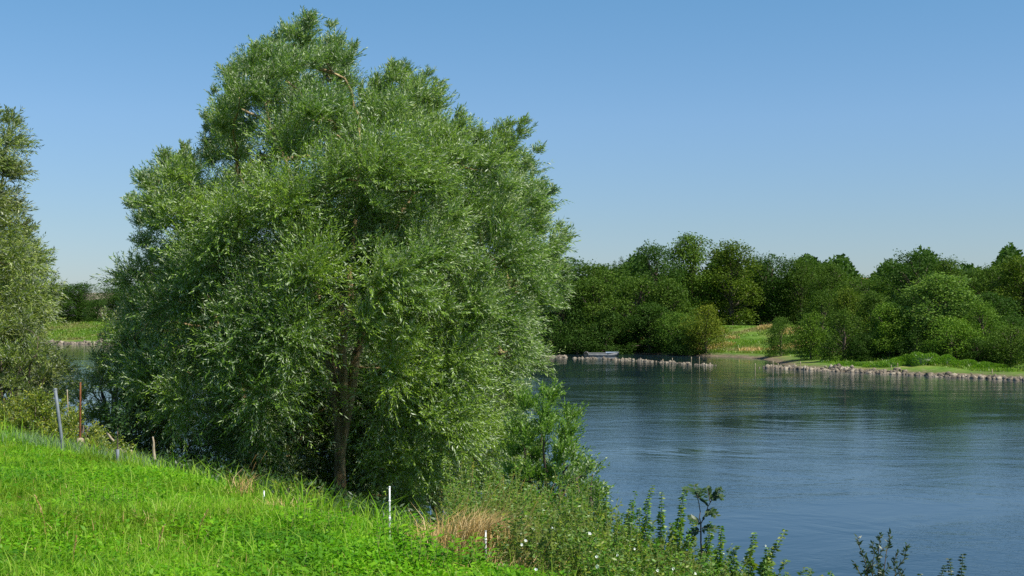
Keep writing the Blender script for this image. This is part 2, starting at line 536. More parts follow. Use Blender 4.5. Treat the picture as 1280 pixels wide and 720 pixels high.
def willow_foliage(L, cl, centre, shoots, per, leaf_len, leaf_w, wind, up=0.35, spread=1.0, tonefn=None):
    for c in cl:
        r = c[3] * spread
        m = int(shoots * (r ** 2) * (0.8 + .4 * rng.random()))
        outw = unit((c[:3] - centre)[None])[0]
        D0 = unit(rand_dirs(m) + outw * 0.75 + np.array([0, 0, up]) + wind)
        st = c[:3] + rand_dirs(m) * r * 0.30 * rng.random((m, 1))
        ln = r * (0.55 + 0.6 * rng.random((m, 1)))
        bend = np.array([0, 0, -0.16]) + wind * 0.7 + rng.normal(size=(m, 3)) * 0.15
        u = (0.22 + 0.78 * (np.arange(per) + 0.5) / per)[None, :, None]
        P = st[:, None] + D0[:, None] * ln[:, None] * u + bend[:, None] * ln[:, None] * u ** 2 * 0.6
        T = unit(D0[:, None] + bend[:, None] * u * 1.2)
        side = np.cross(T, rand_dirs(m)[:, None])
        sg = np.where(np.arange(per) % 2 == 0, 1, -1)[None, :, None]
        A = unit(T * 0.85 + unit(side) * sg * 0.55 + rng.normal(size=P.shape) * 0.22 + np.array([0, 0, -0.12]))
        Nn = unit(rng.normal(size=P.shape) * 0.9 + np.array([0, 0, 0.55]) + outw * 0.35)
        P = P.reshape(-1, 3); A = A.reshape(-1, 3); Nn = Nn.reshape(-1, 3)
        k = len(P)
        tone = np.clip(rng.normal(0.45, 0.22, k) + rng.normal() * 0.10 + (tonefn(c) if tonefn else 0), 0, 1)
        L.add(P, A, Nn, leaf_len * (0.7 + .6 * rng.random(k)), leaf_w * (0.8 + .4 * rng.random(k)), rnd=tone, fold=0.04)


def limb_path(a, b, n=7, sag=0.25):
    a = np.asarray(a, float); b = np.asarray(b, float)
    u = np.linspace(0, 1, n)[:, None]
    L_ = np.linalg.norm(b - a)
    p = a + (b - a) * u
    p[:, 2] += (np.sin(u[:, 0] * np.pi) * sag * L_ * 0.25)
    p[1:-1] += rng.normal(size=(n - 2, 3)) * L_ * 0.025
    return p


def connect_limbs(T, stems, cl, rad=0.05):
    """stems: list of polylines; every clump gets a limb from the nearest stem node below it, others branch from limbs"""
    nodes = [(p, 1.0) for st in stems for p in st[len(st) // 3:]]
    order = np.argsort([min(np.linalg.norm(c[:3] - n_[0]) for n_ in nodes) for c in cl])
    for i_ in order:
        c = cl[i_][:3]
        best = min(nodes, key=lambda n_: np.linalg.norm(c - n_[0]) + (1.2 if n_[0][2] > c[2] else 0))
        path = limb_path(best[0], c, 6)
        r0 = rad * (0.5 + .5 * best[1])
        T.add(path, np.linspace(r0, r0 * 0.3, len(path)), 5)
        for p in path[2:]: nodes.append((p, best[1] * 0.6))


# ------------------------------------------------------------------ the big willow
poly = [(388, 26), (432, 56), (464, 108), (486, 84), (542, 104), (570, 150), (600, 174), (648, 158), (668, 212), (692, 245), (702, 300),
        (706, 340), (692, 385), (676, 430), (668, 500), (676, 570), (668, 640), (600, 662), (500, 650), (440, 640), (300, 612), (190, 585),
        (170, 540), (150, 480), (132, 425), (156, 385), (152, 340), (190, 312), (184, 268), (165, 236), (205, 192), (266, 186),
        (252, 152), (276, 92), (320, 68), (346, 40)]
HOLES = [(344, 199, 19), (383, 238, 17), (300, 258, 22), (356, 294, 18), (232, 300, 18), (225, 345, 16)]
D0 = 27.0


VALLEYS = [((466, 108), (440, 250), 15), ((440, 250), (425, 470), 22), ((262, 190), (335, 300), 17), ((600, 175), (570, 300), 14), ((335, 300), (330, 380), 15),
           ((160, 395), (300, 420), 14), ((250, 520), (380, 500), 14)]


def skip_big(a, b, c):
    if c < 27.6:                                         # hollows between the leafy masses
        for (x0, y0), (x1, y1), w_ in VALLEYS:
            L2 = (x1 - x0) ** 2 + (y1 - y0) ** 2
            u_ = min(1, max(0, ((a - x0) * (x1 - x0) + (b - y0) * (y1 - y0)) / L2))
            if math.hypot(a - x0 - u_ * (x1 - x0), b - y0 - u_ * (y1 - y0)) < w_: return True
    if any((a - hx) ** 2 + (b - hy) ** 2 < hr * hr for hx, hy, hr in HOLES): return True
    if 348 < a < 486 and 462 < b < 670 and c < 27.9: return True
    if 380 < a < 452 and 470 < b < 670 and c < 29.2: return True
    if a <= 452 and b > 585 and c < 26.5: return True
    if a > 452 and b > 628 and c > 25.5 and a < 560: return True
    return False


cl = clump_centres(poly, D0, 4.8, 270, 0.80, skip_big, 0.40)
cl[:, 3] *= .82 + .4 * rng.random(len(cl))
cl[:, 0] -= 0.18
tb = at(424, 640, D0); tb[2] = gz(tb[0], tb[1]) - 0.15
willow = thing('willow_tree', 'tall full willow tree with silvery green windblown crown in the middle of the near bank', 'tree', tb)
centre = at(430, 400, D0)
L = Leaves()
wind = np.array([0.26, 0.05, 0.16])


def toned(c):
    """leaf tone offset by side: paler and yellower right hand clumps, darker low left hand ones"""
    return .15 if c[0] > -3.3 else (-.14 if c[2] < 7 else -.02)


willow_foliage(L, cl, centre, 165, 24, 0.088, 0.0195, wind, tonefn=toned)
# loose outlying sprays along the outline
cl2 = clump_centres(poly, D0, 4.8, 250, 0.56, skip_big, 0.12)
cl2[:, 3] = 0.36 + .2 * rng.random(len(cl2))
outd = unit(cl2[:, :3] - centre); cl2[:, :3] += outd * 0.10
willow_foliage(L, cl2, centre, 190, 20, 0.092, 0.020, wind, up=0.5, tonefn=toned)
# dark inner foliage closing the back of the hollow round the trunk
cl3 = []
for _ in range(170):
    p = at(290 + 210 * rng.random(), 470 + 180 * rng.random(), 29.4 + 1.6 * rng.random())
    if p[2] > max(0, gz(p[0], p[1])) + .2: cl3.append([*p, .7])
willow_foliage(L, np.array(cl3), centre, 120, 16, 0.10, 0.024, wind)
tips = []                                                   # pointed plumes along the top of the crown
for px, py in [(388, 24), (362, 34), (412, 38), (436, 62), (340, 52), (318, 70), (288, 92), (272, 118), (258, 152), (484, 84), (506, 84), (528, 96), (548, 106), (572, 148),
               (602, 172), (626, 160), (650, 156), (664, 190), (686, 238), (700, 292), (708, 335), (232, 190), (205, 196), (180, 226), (168, 250), (186, 318), (152, 345), (464, 104)]:
    dd = rng.normal() * 1.2
    out_ = np.array([(px - 430) / 300 * .5 + .12, 0, 1.0]); out_ /= np.linalg.norm(out_)
    p0 = at(px, py, D0 + dd)
    for k_, (off, r_) in enumerate([(-1.0, .52), (-.62, .44), (-.28, .34), (-.05, .24)]):
        tips.append([*(p0 + out_ * off + rng.normal(size=3) * .05), r_])
willow_foliage(L, np.array(tips), centre, 210, 20, 0.088, 0.019, wind * 1.1, up=0.9)
L.build('crown', M['willow'], willow, tb)
T = Tubes()
stems = []
for (px, py, dd, r0, bx, by, fork) in [(452, 150, 0, .13, 0, 0, 0), (330, 130, 1.0, .11, 0, 0, .24), (545, 190, .5, .11, 0, 0, .28), (235, 300, 1.0, .11, -1.9, 1.2, 0),
                                       (620, 330, .5, .12, 1.9, 1.2, 0), (400, 300, 3.0, .10, 0, 0, .33), (520, 420, -1.5, .10, 2.1, .3, 0)]:
    if fork:
        base = stems[0][int(fork * 11)].copy(); lift = .9
    else:
        base = tb + np.array([bx, by, 0]); base[2] = gz(base[0], base[1]) - .25; lift = .3
    top = at(px, py, D0 + dd)
    mid = base + (top - base) * .45 + np.array([-(top - base)[0] * .22, 0, lift])
    u = np.linspace(0, 1, 12)[:, None]
    st = (1 - u) ** 2 * base + 2 * u * (1 - u) * mid + u ** 2 * top + np.concatenate([np.zeros((1, 3)), rng.normal(size=(11, 3)) * .04])
    stems.append(st)
    T.add(st, np.linspace(r0, r0 * .2, 12) * (1 + (.35 if not fork else 0) * np.exp(-np.arange(12) * 1.4)), 12)
connect_limbs(T, stems, cl, .055)
T.build('trunk', M['bark'], willow, tb)

# ------------------------------------------------------------------ willow at the left edge of the view
poly2 = [(-20, 135), (18, 140), (42, 175), (40, 225), (30, 262), (48, 300), (82, 335), (70, 375), (66, 400), (78, 440), (74, 480), (50, 520),
         (-60, 530), (-200, 520), (-260, 420), (-240, 300), (-190, 200), (-120, 120), (-60, 90)]
D1 = 33.0
lb = at(-70, 500, D1); lb[2] = gz(lb[0], lb[1]) - .15
lw = thing('willow_tree', 'silver leafed willow with loose crown at the left edge behind the yellowish hedge', 'tree', lb)
cl = clump_centres(poly2, D1, 3.6, 190, 0.78, lambda a, b, c: a < 60 and 215 < b < 262 and a > 5 and rng.random() < .8, 0.5)
L = Leaves(); c1 = at(-90, 330, D1)
willow_foliage(L, cl, c1, 110, 20, 0.11, 0.026, np.array([.15, 0, .05]))
L.build('crown', M['silver'], lw, lb)
T = Tubes(); stems = []
for px, py, dd, r0 in [(-60, 180, 0, .2), (-150, 260, 1, .15), (0, 240, -.5, .12)]:
    top = at(px, py, D1 + dd); base = lb + np.array([dd * .2, .1 * dd, 0])
    u = np.linspace(0, 1, 9)[:, None]
    st = base + (top - base) * u + rng.normal(size=(9, 3)) * .06 * u
    stems.append(st); T.add(st, np.linspace(r0, r0 * .25, 9), 8)
connect_limbs(T, stems, cl, .05)
T.build('trunk', M['darkbark'], lw, lb)


# ------------------------------------------------------------------ shrubs of the near bank
def bush(name, label, cat, px, pytop, d, w, depth, mat, leafl, leafw, shoots, per=16, spacing=0.5, wind=(0.1, 0, .05), up=.5, group=None, ybase=None,
         barkmat='darkbark', rmax=0.55, nmax=60, top_taper=.75, bend=-.1):
    """a multi stemmed shrub that stands on the ground under px and reaches row pytop"""
    c = at(px, 500, d); zb = gz(c[0], c[1]); ztop = at(px, pytop, d)[2]
    H = max(0.4, ztop - zb)
    o = np.array([c[0], d, zb - .05])
    t = thing(name, label, cat, o, group=group)
    L = Leaves(); T = Tubes(); out = []
    for _ in range(4000):
        if len(out) >= nmax: break
        h = rng.random()
        rr = math.sqrt(max(0, 1 - (abs(h - .42) / .62) ** 2.4)) * (1 - (1 - top_taper) * h)
        a = rng.random() * 6.28; q_ = math.sqrt(rng.random())
        p = np.array([math.cos(a) * q_ * rr * w / 2, math.sin(a) * q_ * rr * depth / 2, 0])
        p[2] = gz(o[0] + p[0], o[1] + p[1]) - o[2] + .1 + h * (H - .25)
        if all(((p - e[:3]) ** 2).sum() > spacing ** 2 for e in out):
            out.append(np.array([*p, min(rmax, spacing * 1.15)]))
    cl_ = np.array(out)
    willow_foliage(L, cl_, np.array([0, 0, H * .3]), shoots, per, leafl, leafw, np.array(wind), up=up)
    L.build('foliage', mat, t)
    st = []
    for k in range(5):
        a = k * 1.3 + rng.random(); top = np.array([math.cos(a) * w * .28, math.sin(a) * depth * .28, H * (.6 + .3 * rng.random())])
        pth = limb_path(np.array([math.cos(a) * .06, math.sin(a) * .06, -.05]), top, 7, .1)
        st.append(pth); T.add(pth, np.linspace(.03, .008, 7) * (1 + H * .15), 6)
    connect_limbs(T, st, cl_, .014)
    T.build('stem', M[barkmat], t)
    return t


bush('willow_shrub', 'loose pale green juvenile willow shrub left of the big willow beside the rusty rod', 'shrub', 150, 452, 25.5, 1.9, 1.8, M['silver'],
     .085, .02, 150, 14, .42, up=.7, nmax=44)
bush('willow_shrub', 'sparse grey green shrub against the river below the gap between the two willows', 'shrub', 136, 400, 31, 1.0, 1.0, M['silver'],
     .09, .022, 60, 12, .5, up=.8, nmax=16)
bush('willow_shrub', 'bright green leafy shrub at the lower right foot of the big willow', 'shrub', 684, 486, 18.5, 1.2, 1.3, M['shrub_g'],
     .055, .018, 360, 16, .30, up=.9, wind=(.2, 0, .1), nmax=64, rmax=.36)
bush('willow_shrub', 'small green shrub leaning over the water right of the bright shrub', 'shrub', 722, 560, 16.5, .7, .8, M['willow'],
     .055, .022, 260, 12, .25, up=.9, wind=(.4, 0, .1), nmax=26, rmax=.3)
bush('willow_shrub', 'dense silvery willow shrub in the lower left corner of the trees behind the yellowish hedge', 'shrub', 22, 400, 29.5, 2.6, 2.2, M['silver'],
     .10, .024, 110, 14, .5, up=.6, nmax=52)
for k, (px, tp, d, w, lab) in enumerate([
        (8, 488, 24.0, 1.5, 'yellow green hedge shrub at the far left behind the meadow crest'),
        (52, 497, 23.5, 1.2, 'yellow green hedge shrub just left of the leaning steel pole'),
        (95, 520, 22.8, 0.8, 'small yellowish shrub between the leaning steel pole and the rusty rod'),
        (-60, 485, 24.5, 1.8, 'yellow green hedge shrub running out of the left side of the view')]):
    bush('hedge_shrub', lab, 'shrub', px, tp, d, w, 1.1, M['shrub_y'], .05, .026, 230, 12, .3, up=.8, group='yellowish hedge shrubs', nmax=44, rmax=.34)
bush('hedge_shrub', 'low dull green bush under the left side of the big willow', 'shrub', 125, 548, 19.5, .9, .7, M['shrub_y'], .045, .02, 200, 12, .25,
     nmax=20, rmax=.3, group='yellowish hedge shrubs')
bush('bramble', 'low yellow leafed sapling in front of the willow trunk base', 'shrub', 372, 608, 15.5, .45, .5, M['shrub_y'], .045, .022, 240, 8, .2, nmax=9, rmax=.24)

# ground cover beneath the trees on the slope
x, y = sector(90000, -.50, .16, 11, 52, 1.4)
s = crest_s(x, y)
keep = (s > 0.1) & (s < 9.3) & (rng.random(len(x)) < .8)
x, y = x[keep], y[keep]; n = len(x)
L = Leaves(); P = ground_pts(x, y); P[:, 2] += rng.random(n) ** 1.6 * np.clip(crest_s(x, y) * .12, .06, .4)
L.add(P, rand_dirs(n) + np.array([0, 0, .4]), rand_dirs(n) + np.array([0, 0, 1.0]), .05 + .06 * rng.random(n), .03)
B = Blades()
k = rng.random(n) < .5
sk = crest_s(x[k], y[k]); B.add(ground_pts(x[k], y[k]), (.12 + .3 * rng.random(k.sum()) ** 2) * np.clip(.3 + .3 * sk, .3, 1), .012, .6 * rng.random(k.sum()))
u1 = L.build('undergrowth', M['undergrowth']); tag(u1, 'leafy undergrowth coloured dark for shade on the slope beneath the willows', 'undergrowth', kind='stuff')
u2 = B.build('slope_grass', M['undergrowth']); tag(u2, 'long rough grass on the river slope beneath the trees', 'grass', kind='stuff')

# pale bluish grass by the posts
cx = at(85, 560, 18.6)
n = 3600
x = cx[0] + .1 + rng.normal(size=n) * 0.6; y = cx[1] + .5 + rng.normal(size=n) * .5
B = Blades(); B.add(ground_pts(x, y), .18 + .2 * rng.random(n), .006, .8 * rng.random(n))
tag(B.build('pale_grass', M['greygrass']), 'hazy pale seeding grass around the leaning pole', 'grass', kind='stuff')

# long blades standing on the crest
n = 1500
yy = 10.2 + 13 * rng.random(n) ** 1.3; ss = rng.normal(.35, .3, n)
xx = ss / .8 - .44 - .75 * (yy - 10)
B = Blades(); B.add(ground_pts(xx, yy), .28 + .28 * rng.random(n) ** 2, .010, .25 + .6 * rng.random(n))
tag(B.build('crest_grass', M['grass']), 'tall arching grass blades along the crest of the bank', 'grass', kind='stuff')


# ------------------------------------------------------------------ dry tufts
def tuft(px, py, d, n, h, w, lean, label):
    c = at(px, py, d); c[2] = gz(c[0], c[1]) - .01
    t = thing('dry_grass_tuft', label, 'grass tuft', c, group='dry straw coloured tufts')
    B = Blades()
    x = rng.normal(size=n) * w; y = rng.normal(size=n) * w
    P = np.stack([x, y, ground_z(x + c[0], y + c[1]) - c[2]], -1)
    B.add(P, h * (.5 + .7 * rng.random(n)), .006, .3 + .7 * rng.random(n), azim=rng.normal(lean, .9, n))
    B.build('blades', M['straw'], t)
    for _ in range(max(3, n // 60)):
        T = Tubes()
        b = P[rng.integers(n)]
        top = b + np.array([h * (.3 + .5 * rng.random()), rng.normal() * .1, h * (1.1 + .6 * rng.random())])
        T.add(limb_path(b, top, 5, .1), np.linspace(.0025, .001, 5), 3)
        T.build('stalk', M['straw'], t)


tuft(590, 680, 10.1, 1100, .46, .16, .3, 'large sunlit straw tuft between the two right hand white stakes')
tuft(556, 680, 10.5, 260, .32, .12, 2.4, 'smaller straw tuft left of the big straw tuft')
tuft(352, 634, 12.4, 130, .22, .13, 2.6, 'low straw tuft on the crest left of the willow trunk')
tuft(303, 610, 13.2, 90, .38, .05, 1.5, 'narrow upright brown tuft left of the smallest white stake')
tuft(640, 715, 9.2, 180, .22, .14, .3, 'straw patch near the bottom edge right of the shortest stake')


# ------------------------------------------------------------------ seed stalks in the meadow
def stalk(px, py_top, py_base, d, lean, label):
    c = at(px, py_base, d); c[2] = gz(c[0], c[1])
    t = thing('seed_stalk', label, 'grass stalk', c, group='dry seed stalks in the meadow')
    h = max(.3, at(px, py_top, d)[2] - c[2])
    T = Tubes(); pth = np.array([[lean * h * u ** 2, 0, h * u] for u in np.linspace(0, 1, 7)])
    T.add(pth, np.linspace(.003, .0015, 7), 4); T.build('stem', M['straw'], t)
    L = Leaves(); u = np.linspace(.6, 1, 40); P = np.stack([lean * h * u ** 2, u * 0, h * u], -1)
    L.add(P, rand_dirs(40) * .5 + np.array([lean, 0, 1]), rand_dirs(40), .022, .007); L.build('seed_head', M['straw'], t)


stalk(58, 620, 670, 9.6, -.25, 'pale drooping seed stalk near the left edge of the meadow')
stalk(90, 680, 710, 8.6, .1, 'short seed stalk near the bottom left corner')
stalk(195, 665, 700, 9.2, .2, 'bent seed stalk in the left middle of the meadow')
stalk(245, 640, 680, 9.8, .3, 'thin seed stalk in the middle of the meadow')


# ------------------------------------------------------------------ poles, stakes
def rod(name, label, cat, base, top, r0, r1, mat, part, seg=8, cap=None, group=None):
    base = np.asarray(base, float)
    t = thing(name, label, cat, base, group=group)
    T = Tubes(); b = np.array([0, 0, -.15]); e = np.asarray(top) - base
    T.add([b, e * .33, e * .66, e], [r0, r0 * .98, (r0 + r1) / 2, r1], seg); T.build(part, M[mat], t)
    if cap:
        C = Tubes(); C.add([e * .995, e * 1.012], [r1 * 1.25, r1 * 1.25], seg); C.build('cap', M[cap], t)
    return t


b = at(81, 560, 17.9); b[2] = gz(b[0], b[1]); top = at(69, 487, 18.0)
rod('steel_pole', 'leaning grey galvanised steel pole on the left of the meadow crest', 'pole', b, top, .023, .023, 'steel', 'tube', 12, 'steel')
b = at(100, 560, 21); b[2] = gz(b[0], b[1]); top = at(100.5, 478, 21)
t = rod('rusty_rod', 'thin rusty iron rod standing in a short wooden post stump', 'rod', b, top, .017, .014, 'rust', 'iron_bar')
Tt = Tubes(); Tt.add([[0, 0, -.2], [0, 0, .12], [.005, 0, .26]], [.062, .06, .055], 10); Tt.build('wooden_stump', M['wood'], t)
b = at(87, 560, 23.4); b[2] = gz(b[0], b[1]); top = at(84, 487, 23.4)
rod('thin_stake', 'thin grey brown stake between the steel pole and the rusty rod', 'stake', b, top, .012, .008, 'wood', 'shaft', 6)
b = at(147, 580, 16.6); b[2] = gz(b[0], b[1]); top = at(147, 535, 16.6)
t = rod('young_tree', 'slender sapling with a grey plastic guard left of the big willow', 'sapling', b, top, .012, .007, 'darkbark', 'stem', 6)
Tt = Tubes(); Tt.add([[0, 0, -.05], [0, 0, .18], [0, 0, .3]], [.022, .022, .022], 8); Tt.build('guard', M['steel'], t)
L = Leaves(); n = 260; P = np.stack([rng.normal(size=n) * .1, rng.normal(size=n) * .1, .5 + .42 * rng.random(n)], -1)
L.add(P, rand_dirs(n), rand_dirs(n) + np.array([0, 0, 1]), .06, .024); L.build('foliage', M['undergrowth'], t)
b = at(166, 575, 20.5); b2 = at(134, 541, 21.2)
lg = thing('fallen_branch', 'pale barkless dead branch slanting down under the left of the big willow', 'branch', b)
Tt = Tubes(); Tt.add(limb_path([0, 0, 0], b2 - b, 7, -.1), np.linspace(.035, .018, 7), 7); Tt.build('limb', M['wood'], lg)
b = at(193, 566, 20); b[2] -= .1
lg = thing('fallen_branch', 'short broken pale snag in the shade under the big willow', 'branch', b)
Tt = Tubes(); Tt.add(limb_path([0, 0, 0], at(191, 546, 20) - b, 5, 0), np.linspace(.03, .012, 5), 6); Tt.build('limb', M['wood'], lg)
for px, py0, py1, d, lab in [(487, 609, 660, 10.9, 'tallest thin white plastic stake in the middle of the crest'),
                             (607, 664, 698, 9.8, 'short white plastic stake nearest the bottom edge'),
                             (330, 614, 632, 12.7, 'smallest farthest white plastic stake left of the willow trunk')]:
    b = at(px, py1, d); b[2] = gz(b[0], b[1]); tp = at(px, py0, d)
    t = rod('fence_stake', lab, 'stake', b, tp, .008, .007, 'whiteplastic', 'shaft', 8, 'whiteplastic', group='white plastic fence stakes')
    for f in (.45, .75):
        C = Tubes(); e = (tp - b) * f; C.add([e, e + np.array([0, 0, .008])], [.012, .012], 6)
        C.build('wire_clip', M['whiteplastic'], t)


# ------------------------------------------------------------------ tall weeds
def spire(px, py, d, label, lean=0.1, mat='weed', big=1.0, droop=.15):
    tip = at(px, py, d)
    bx = tip[0] - lean * .8; z = gz(bx, d)
    o = np.array([bx, d, z]); H = tip[2] - z
    t = thing('tall_weed', label, 'weed', o, group='tall spired weeds on the bank')
    T = Tubes(); L = Leaves()
    u = np.linspace(0, 1, 9)
    path = np.stack([(tip[0] - bx) * u ** 1.6, rng.normal() * .05 * u, H * u], -1) + np.concatenate([np.zeros((1, 3)), rng.normal(size=(8, 3)) * .012])
    T.add(path, np.linspace(.006, .002, 9), 5)
    m = int(H / .02)
    uu = np.linspace(.12, 1, m)
    for j_ in range(7):
        P = np.stack([np.interp(uu, u, path[:, c_]) for c_ in range(3)], -1)
        aa = np.arange(m) * 1.57 + j_ * 0.9 + rng.normal(size=m) * .3
        A = np.stack([np.cos(aa), np.sin(aa), .25 - droop - .3 * rng.random(m)], -1)
        sz = .075 * big * (1.15 - .75 * uu ** 1.5) * (.6 + .6 * rng.random(m))
        L.add(P, A, rng.normal(size=(m, 3)) + [0, -.3, .5], sz, sz * .5, fold=.06)
    T.build('stem', M['stem'], t); L.build('foliage', M[mat], t)
    return t


for a in [(759, 607, 11.2, 'tall weed spire beside the small shrub at the left end of the weed row', .02),
          (748, 622, 11.6, 'leaning weed spire just left of the first tall spire', -.05),
          (791, 626, 11.0, 'slim weed spire second from the small shrub', .06),
          (783, 640, 11.3, 'shorter weed spire left of the slim spire', .03),
          (812, 609, 10.9, 'tall curved weed spire leaning right in the middle of the weed row', .12),
          (801, 634, 10.8, 'short weed spire at the foot of the curved spire', .08),
          (826, 617, 10.8, 'stout yellowing weed spire right of the curved spire', .01),
          (840, 648, 10.3, 'low green weed spire right of the stout yellowing spire', .05),
          (856, 606, 10.6, 'tallest leaning weed spire left of the feather leafed sapling', .12),
          (867, 643, 10.2, 'leafy weed spire at the foot of the feather leafed sapling', .1),
          (888, 655, 10.0, 'weed spire directly below the feather leafed sapling', .1),
          (905, 660, 9.8, 'thin weed spire right of the feather leafed sapling', .1),
          (917, 680, 9.4, 'short weed spire in the right part of the weed row', .05),
          (941, 666, 9.3, 'upright weed spire third from the right end of the row', .06),
          (957, 686, 9.0, 'small pale weed spire second from the right end of the row', .02),
          (983, 668, 9.0, 'weed spire leaning far to the right at the end of the row', .28),
          (715, 640, 11.4, 'yellowing weed spire in front of the bright green shrub', .0),
          (730, 628, 11.3, 'slender weed spire right of the bright green shrub', .0),
          (772, 655, 10.6, 'low bushy weed spire in the left part of the weed row', .02)]:
    spire(a[0], a[1], a[2], a[3], a[4], big=1.0)
for a in [(1175, 707, 8.2, 'dark nettle spire leftmost of the three at the bottom right', .03),
          (1185, 699, 8.15, 'dark nettle spire in the middle of the three at the bottom right', .02),
          (1200, 692, 8.1, 'tallest dark nettle spire at the bottom right', .03),
          (1150, 716, 8.2, 'tiny dark nettle tip between the dark shrub and the nettle spires', .0)]:
    spire(a[0], a[1], a[2], a[3], a[4], 'weed_dark', .8)

# weed mass
L = Leaves()
T = Tubes()
x, y = sector(5600, -.045, .25, 7.9, 15.5, 1.0)
s = crest_s(x, y); k = (s > -.15 + .5 * (y > 10.8)) & (s < 4.2) & ~((x / y < -.008) & (y < 10.9)) & (rng.random(len(x)) < .75)
for a, b_ in zip(x[k], y[k]):
    az = a / b_
    tall_ = rng.random() < .12
    h = (.30 + .46 * rng.random() ** 1.2 + .28 * tall_) * float(np.interp(az, [0, .06, .1, .2], [1, .92, .66, .5])) * (.6 if crest_s(a, b_) < .5 else 1)
    z = gz(a, b_); m = 90 if tall_ else 40
    u = rng.random(m) ** .7
    lean = rng.normal(size=2) * .12
    P = np.stack([a + lean[0] * u, b_ + lean[1] * u, z + h * u], -1)
    T.add([P[0] * 0 + [a, b_, z], [a + lean[0], b_ + lean[1], z + h]], [.003, .0015], 3)
    aa = rng.random(m) * 6.28
    A = np.stack([np.cos(aa), np.sin(aa), .4 * rng.normal(size=m)], -1)
    sz = .020 + .024 * rng.random(m)
    L.add(P, A, rng.normal(size=(m, 3)) * .8 + [0, 0, .8], sz, sz * .42, rnd=np.clip(rng.normal(.45, .2, m) + .25 * rng.normal(), 0, 1), fold=.05)
wm = L.build('weed_cover', M['weed']); tag(wm, 'tangled green and yellow weeds covering the river slope at the lower right', 'weeds', kind='stuff')
ws = T.build('weed_stems', M['stem']); tag(ws, 'fine stems of the tangled weeds on the slope', 'weeds', kind='stuff')


# bindweed flowers
fl = None
for px, py in [(657, 676), (652, 681), (690, 660), (737, 647), (737, 667), (746, 696), (772, 694), (788, 681), (793, 686), (800, 677), (851, 672), (747, 708),
               (822, 713), (842, 711), (905, 692), (891, 683), (926, 712), (670, 712), (869, 717), (957, 682)]:
    lift = .42 + .12 * rng.random()                # at the top of the weed canopy
    for d in np.arange(7.6, 13, .05):
        p = at(px, py, d); z = gz(p[0], p[1])
        if p[2] - z < lift * (1 if px < 740 else .8): break
    if fl is None:
        fl = thing('bindweed_flower', 'small white bindweed flower open among the weeds of the slope', 'flower', p, group='white bindweed flowers')
        V = [(0, 0, -.02)]; Q = []
        for k in range(10):
            a = k * .628; rr = .016 if k % 2 else .013; V.append((math.cos(a) * rr, math.sin(a) * rr, .004)); V.append((math.cos(a) * .006, math.sin(a) * .006, -.008))
        for k in range(10):
            a0, b0 = 1 + 2 * k, 2 + 2 * k; a1, b1 = 1 + 2 * ((k + 1) % 10), 2 + 2 * ((k + 1) % 10)
            Q.append((b0, a0, a1, b1))
        tr = [(0, 2 + 2 * k, 2 + 2 * ((k + 1) % 10)) for k in range(10)]
        me = mesh_np('petals', np.array(V), quads=Q, tris=tr, mat=M['petal'], rnd=np.full(20, .5))
        pe = link('petals', me, fl)
        T = Tubes(); T.add([[0, 0, -.10], [0, 0, -.02]], [.0015, .003], 4); sm = T.build('stem', M['stem'], fl)
        cur = fl
    else:
        cur = fl.copy(); COL.objects.link(cur); cur.location = p
        for ch in (pe, sm):
            c_ = ch.copy(); COL.objects.link(c_); c_.parent = cur
    cur.scale = (sc_ := .55 + .3 * rng.random(), sc_, sc_)
    cur.rotation_euler = (R(50 + rng.normal() * 20), 0, rng.normal() * .6)


# feather-leafed sapling and dark shrub
def frond(L, T, a, b, n=9, leaf=.06, w=.024):
    pth = limb_path(a, b, 7, .35); T.add(pth, np.linspace(.004, .0012, 7), 4)
    u = np.linspace(.15, 1, n)
    P = np.stack([np.interp(u, np.linspace(0, 1, 7), pth[:, c_]) for c_ in range(3)], -1)
    d = unit(np.asarray(b) - np.asarray(a)); side = unit(np.cross(d, [0, -.6, 1.]))
    for sg in (1, -1):
        L.add(P, d * .5 + side * sg + rng.normal(size=(n, 3)) * .15, np.array([0, -.5, 1.]) + rng.normal(size=(n, 3)) * .2, leaf * (1.1 - .4 * u), w)


o = at(872, 700, 9.9); o[2] = gz(o[0], o[1])
t = thing('ash_sapling', 'sapling with feathery divided leaves rising over the right of the weed row', 'sapling', o)
L = Leaves(); T = Tubes()
h1 = at(876, 655, 9.9) - o; h2 = at(888, 628, 9.9) - o
T.add(limb_path([0, 0, 0], h1, 6, 0), np.linspace(.009, .006, 6), 6)
T.add(limb_path(h1, at(872, 622, 9.95) - o, 5, 0), np.linspace(.005, .003, 5), 5); T.add(limb_path(h1, h2, 5, 0), np.linspace(.005, .003, 5), 5)
for (ax, ay), (bx_, by_) in [((872, 622), (857, 612)), ((872, 622), (882, 628)), ((872, 622), (866, 607)), ((872, 624), (878, 611)), ((888, 628), (902, 613)), ((888, 628), (884, 611)),
                             ((890, 622), (903, 622)), ((884, 636), (895, 645)), ((878, 648), (892, 640)), ((876, 655), (862, 648)), ((876, 660), (894, 662)), ((876, 665), (860, 668))]:
    frond(L, T, at(ax, ay, 9.9) - o, at(bx_, by_, 9.9 + rng.normal() * .1) - o)
L.build('foliage', M['undergrowth'], t); T.build('stem', M['darkbark'], t)

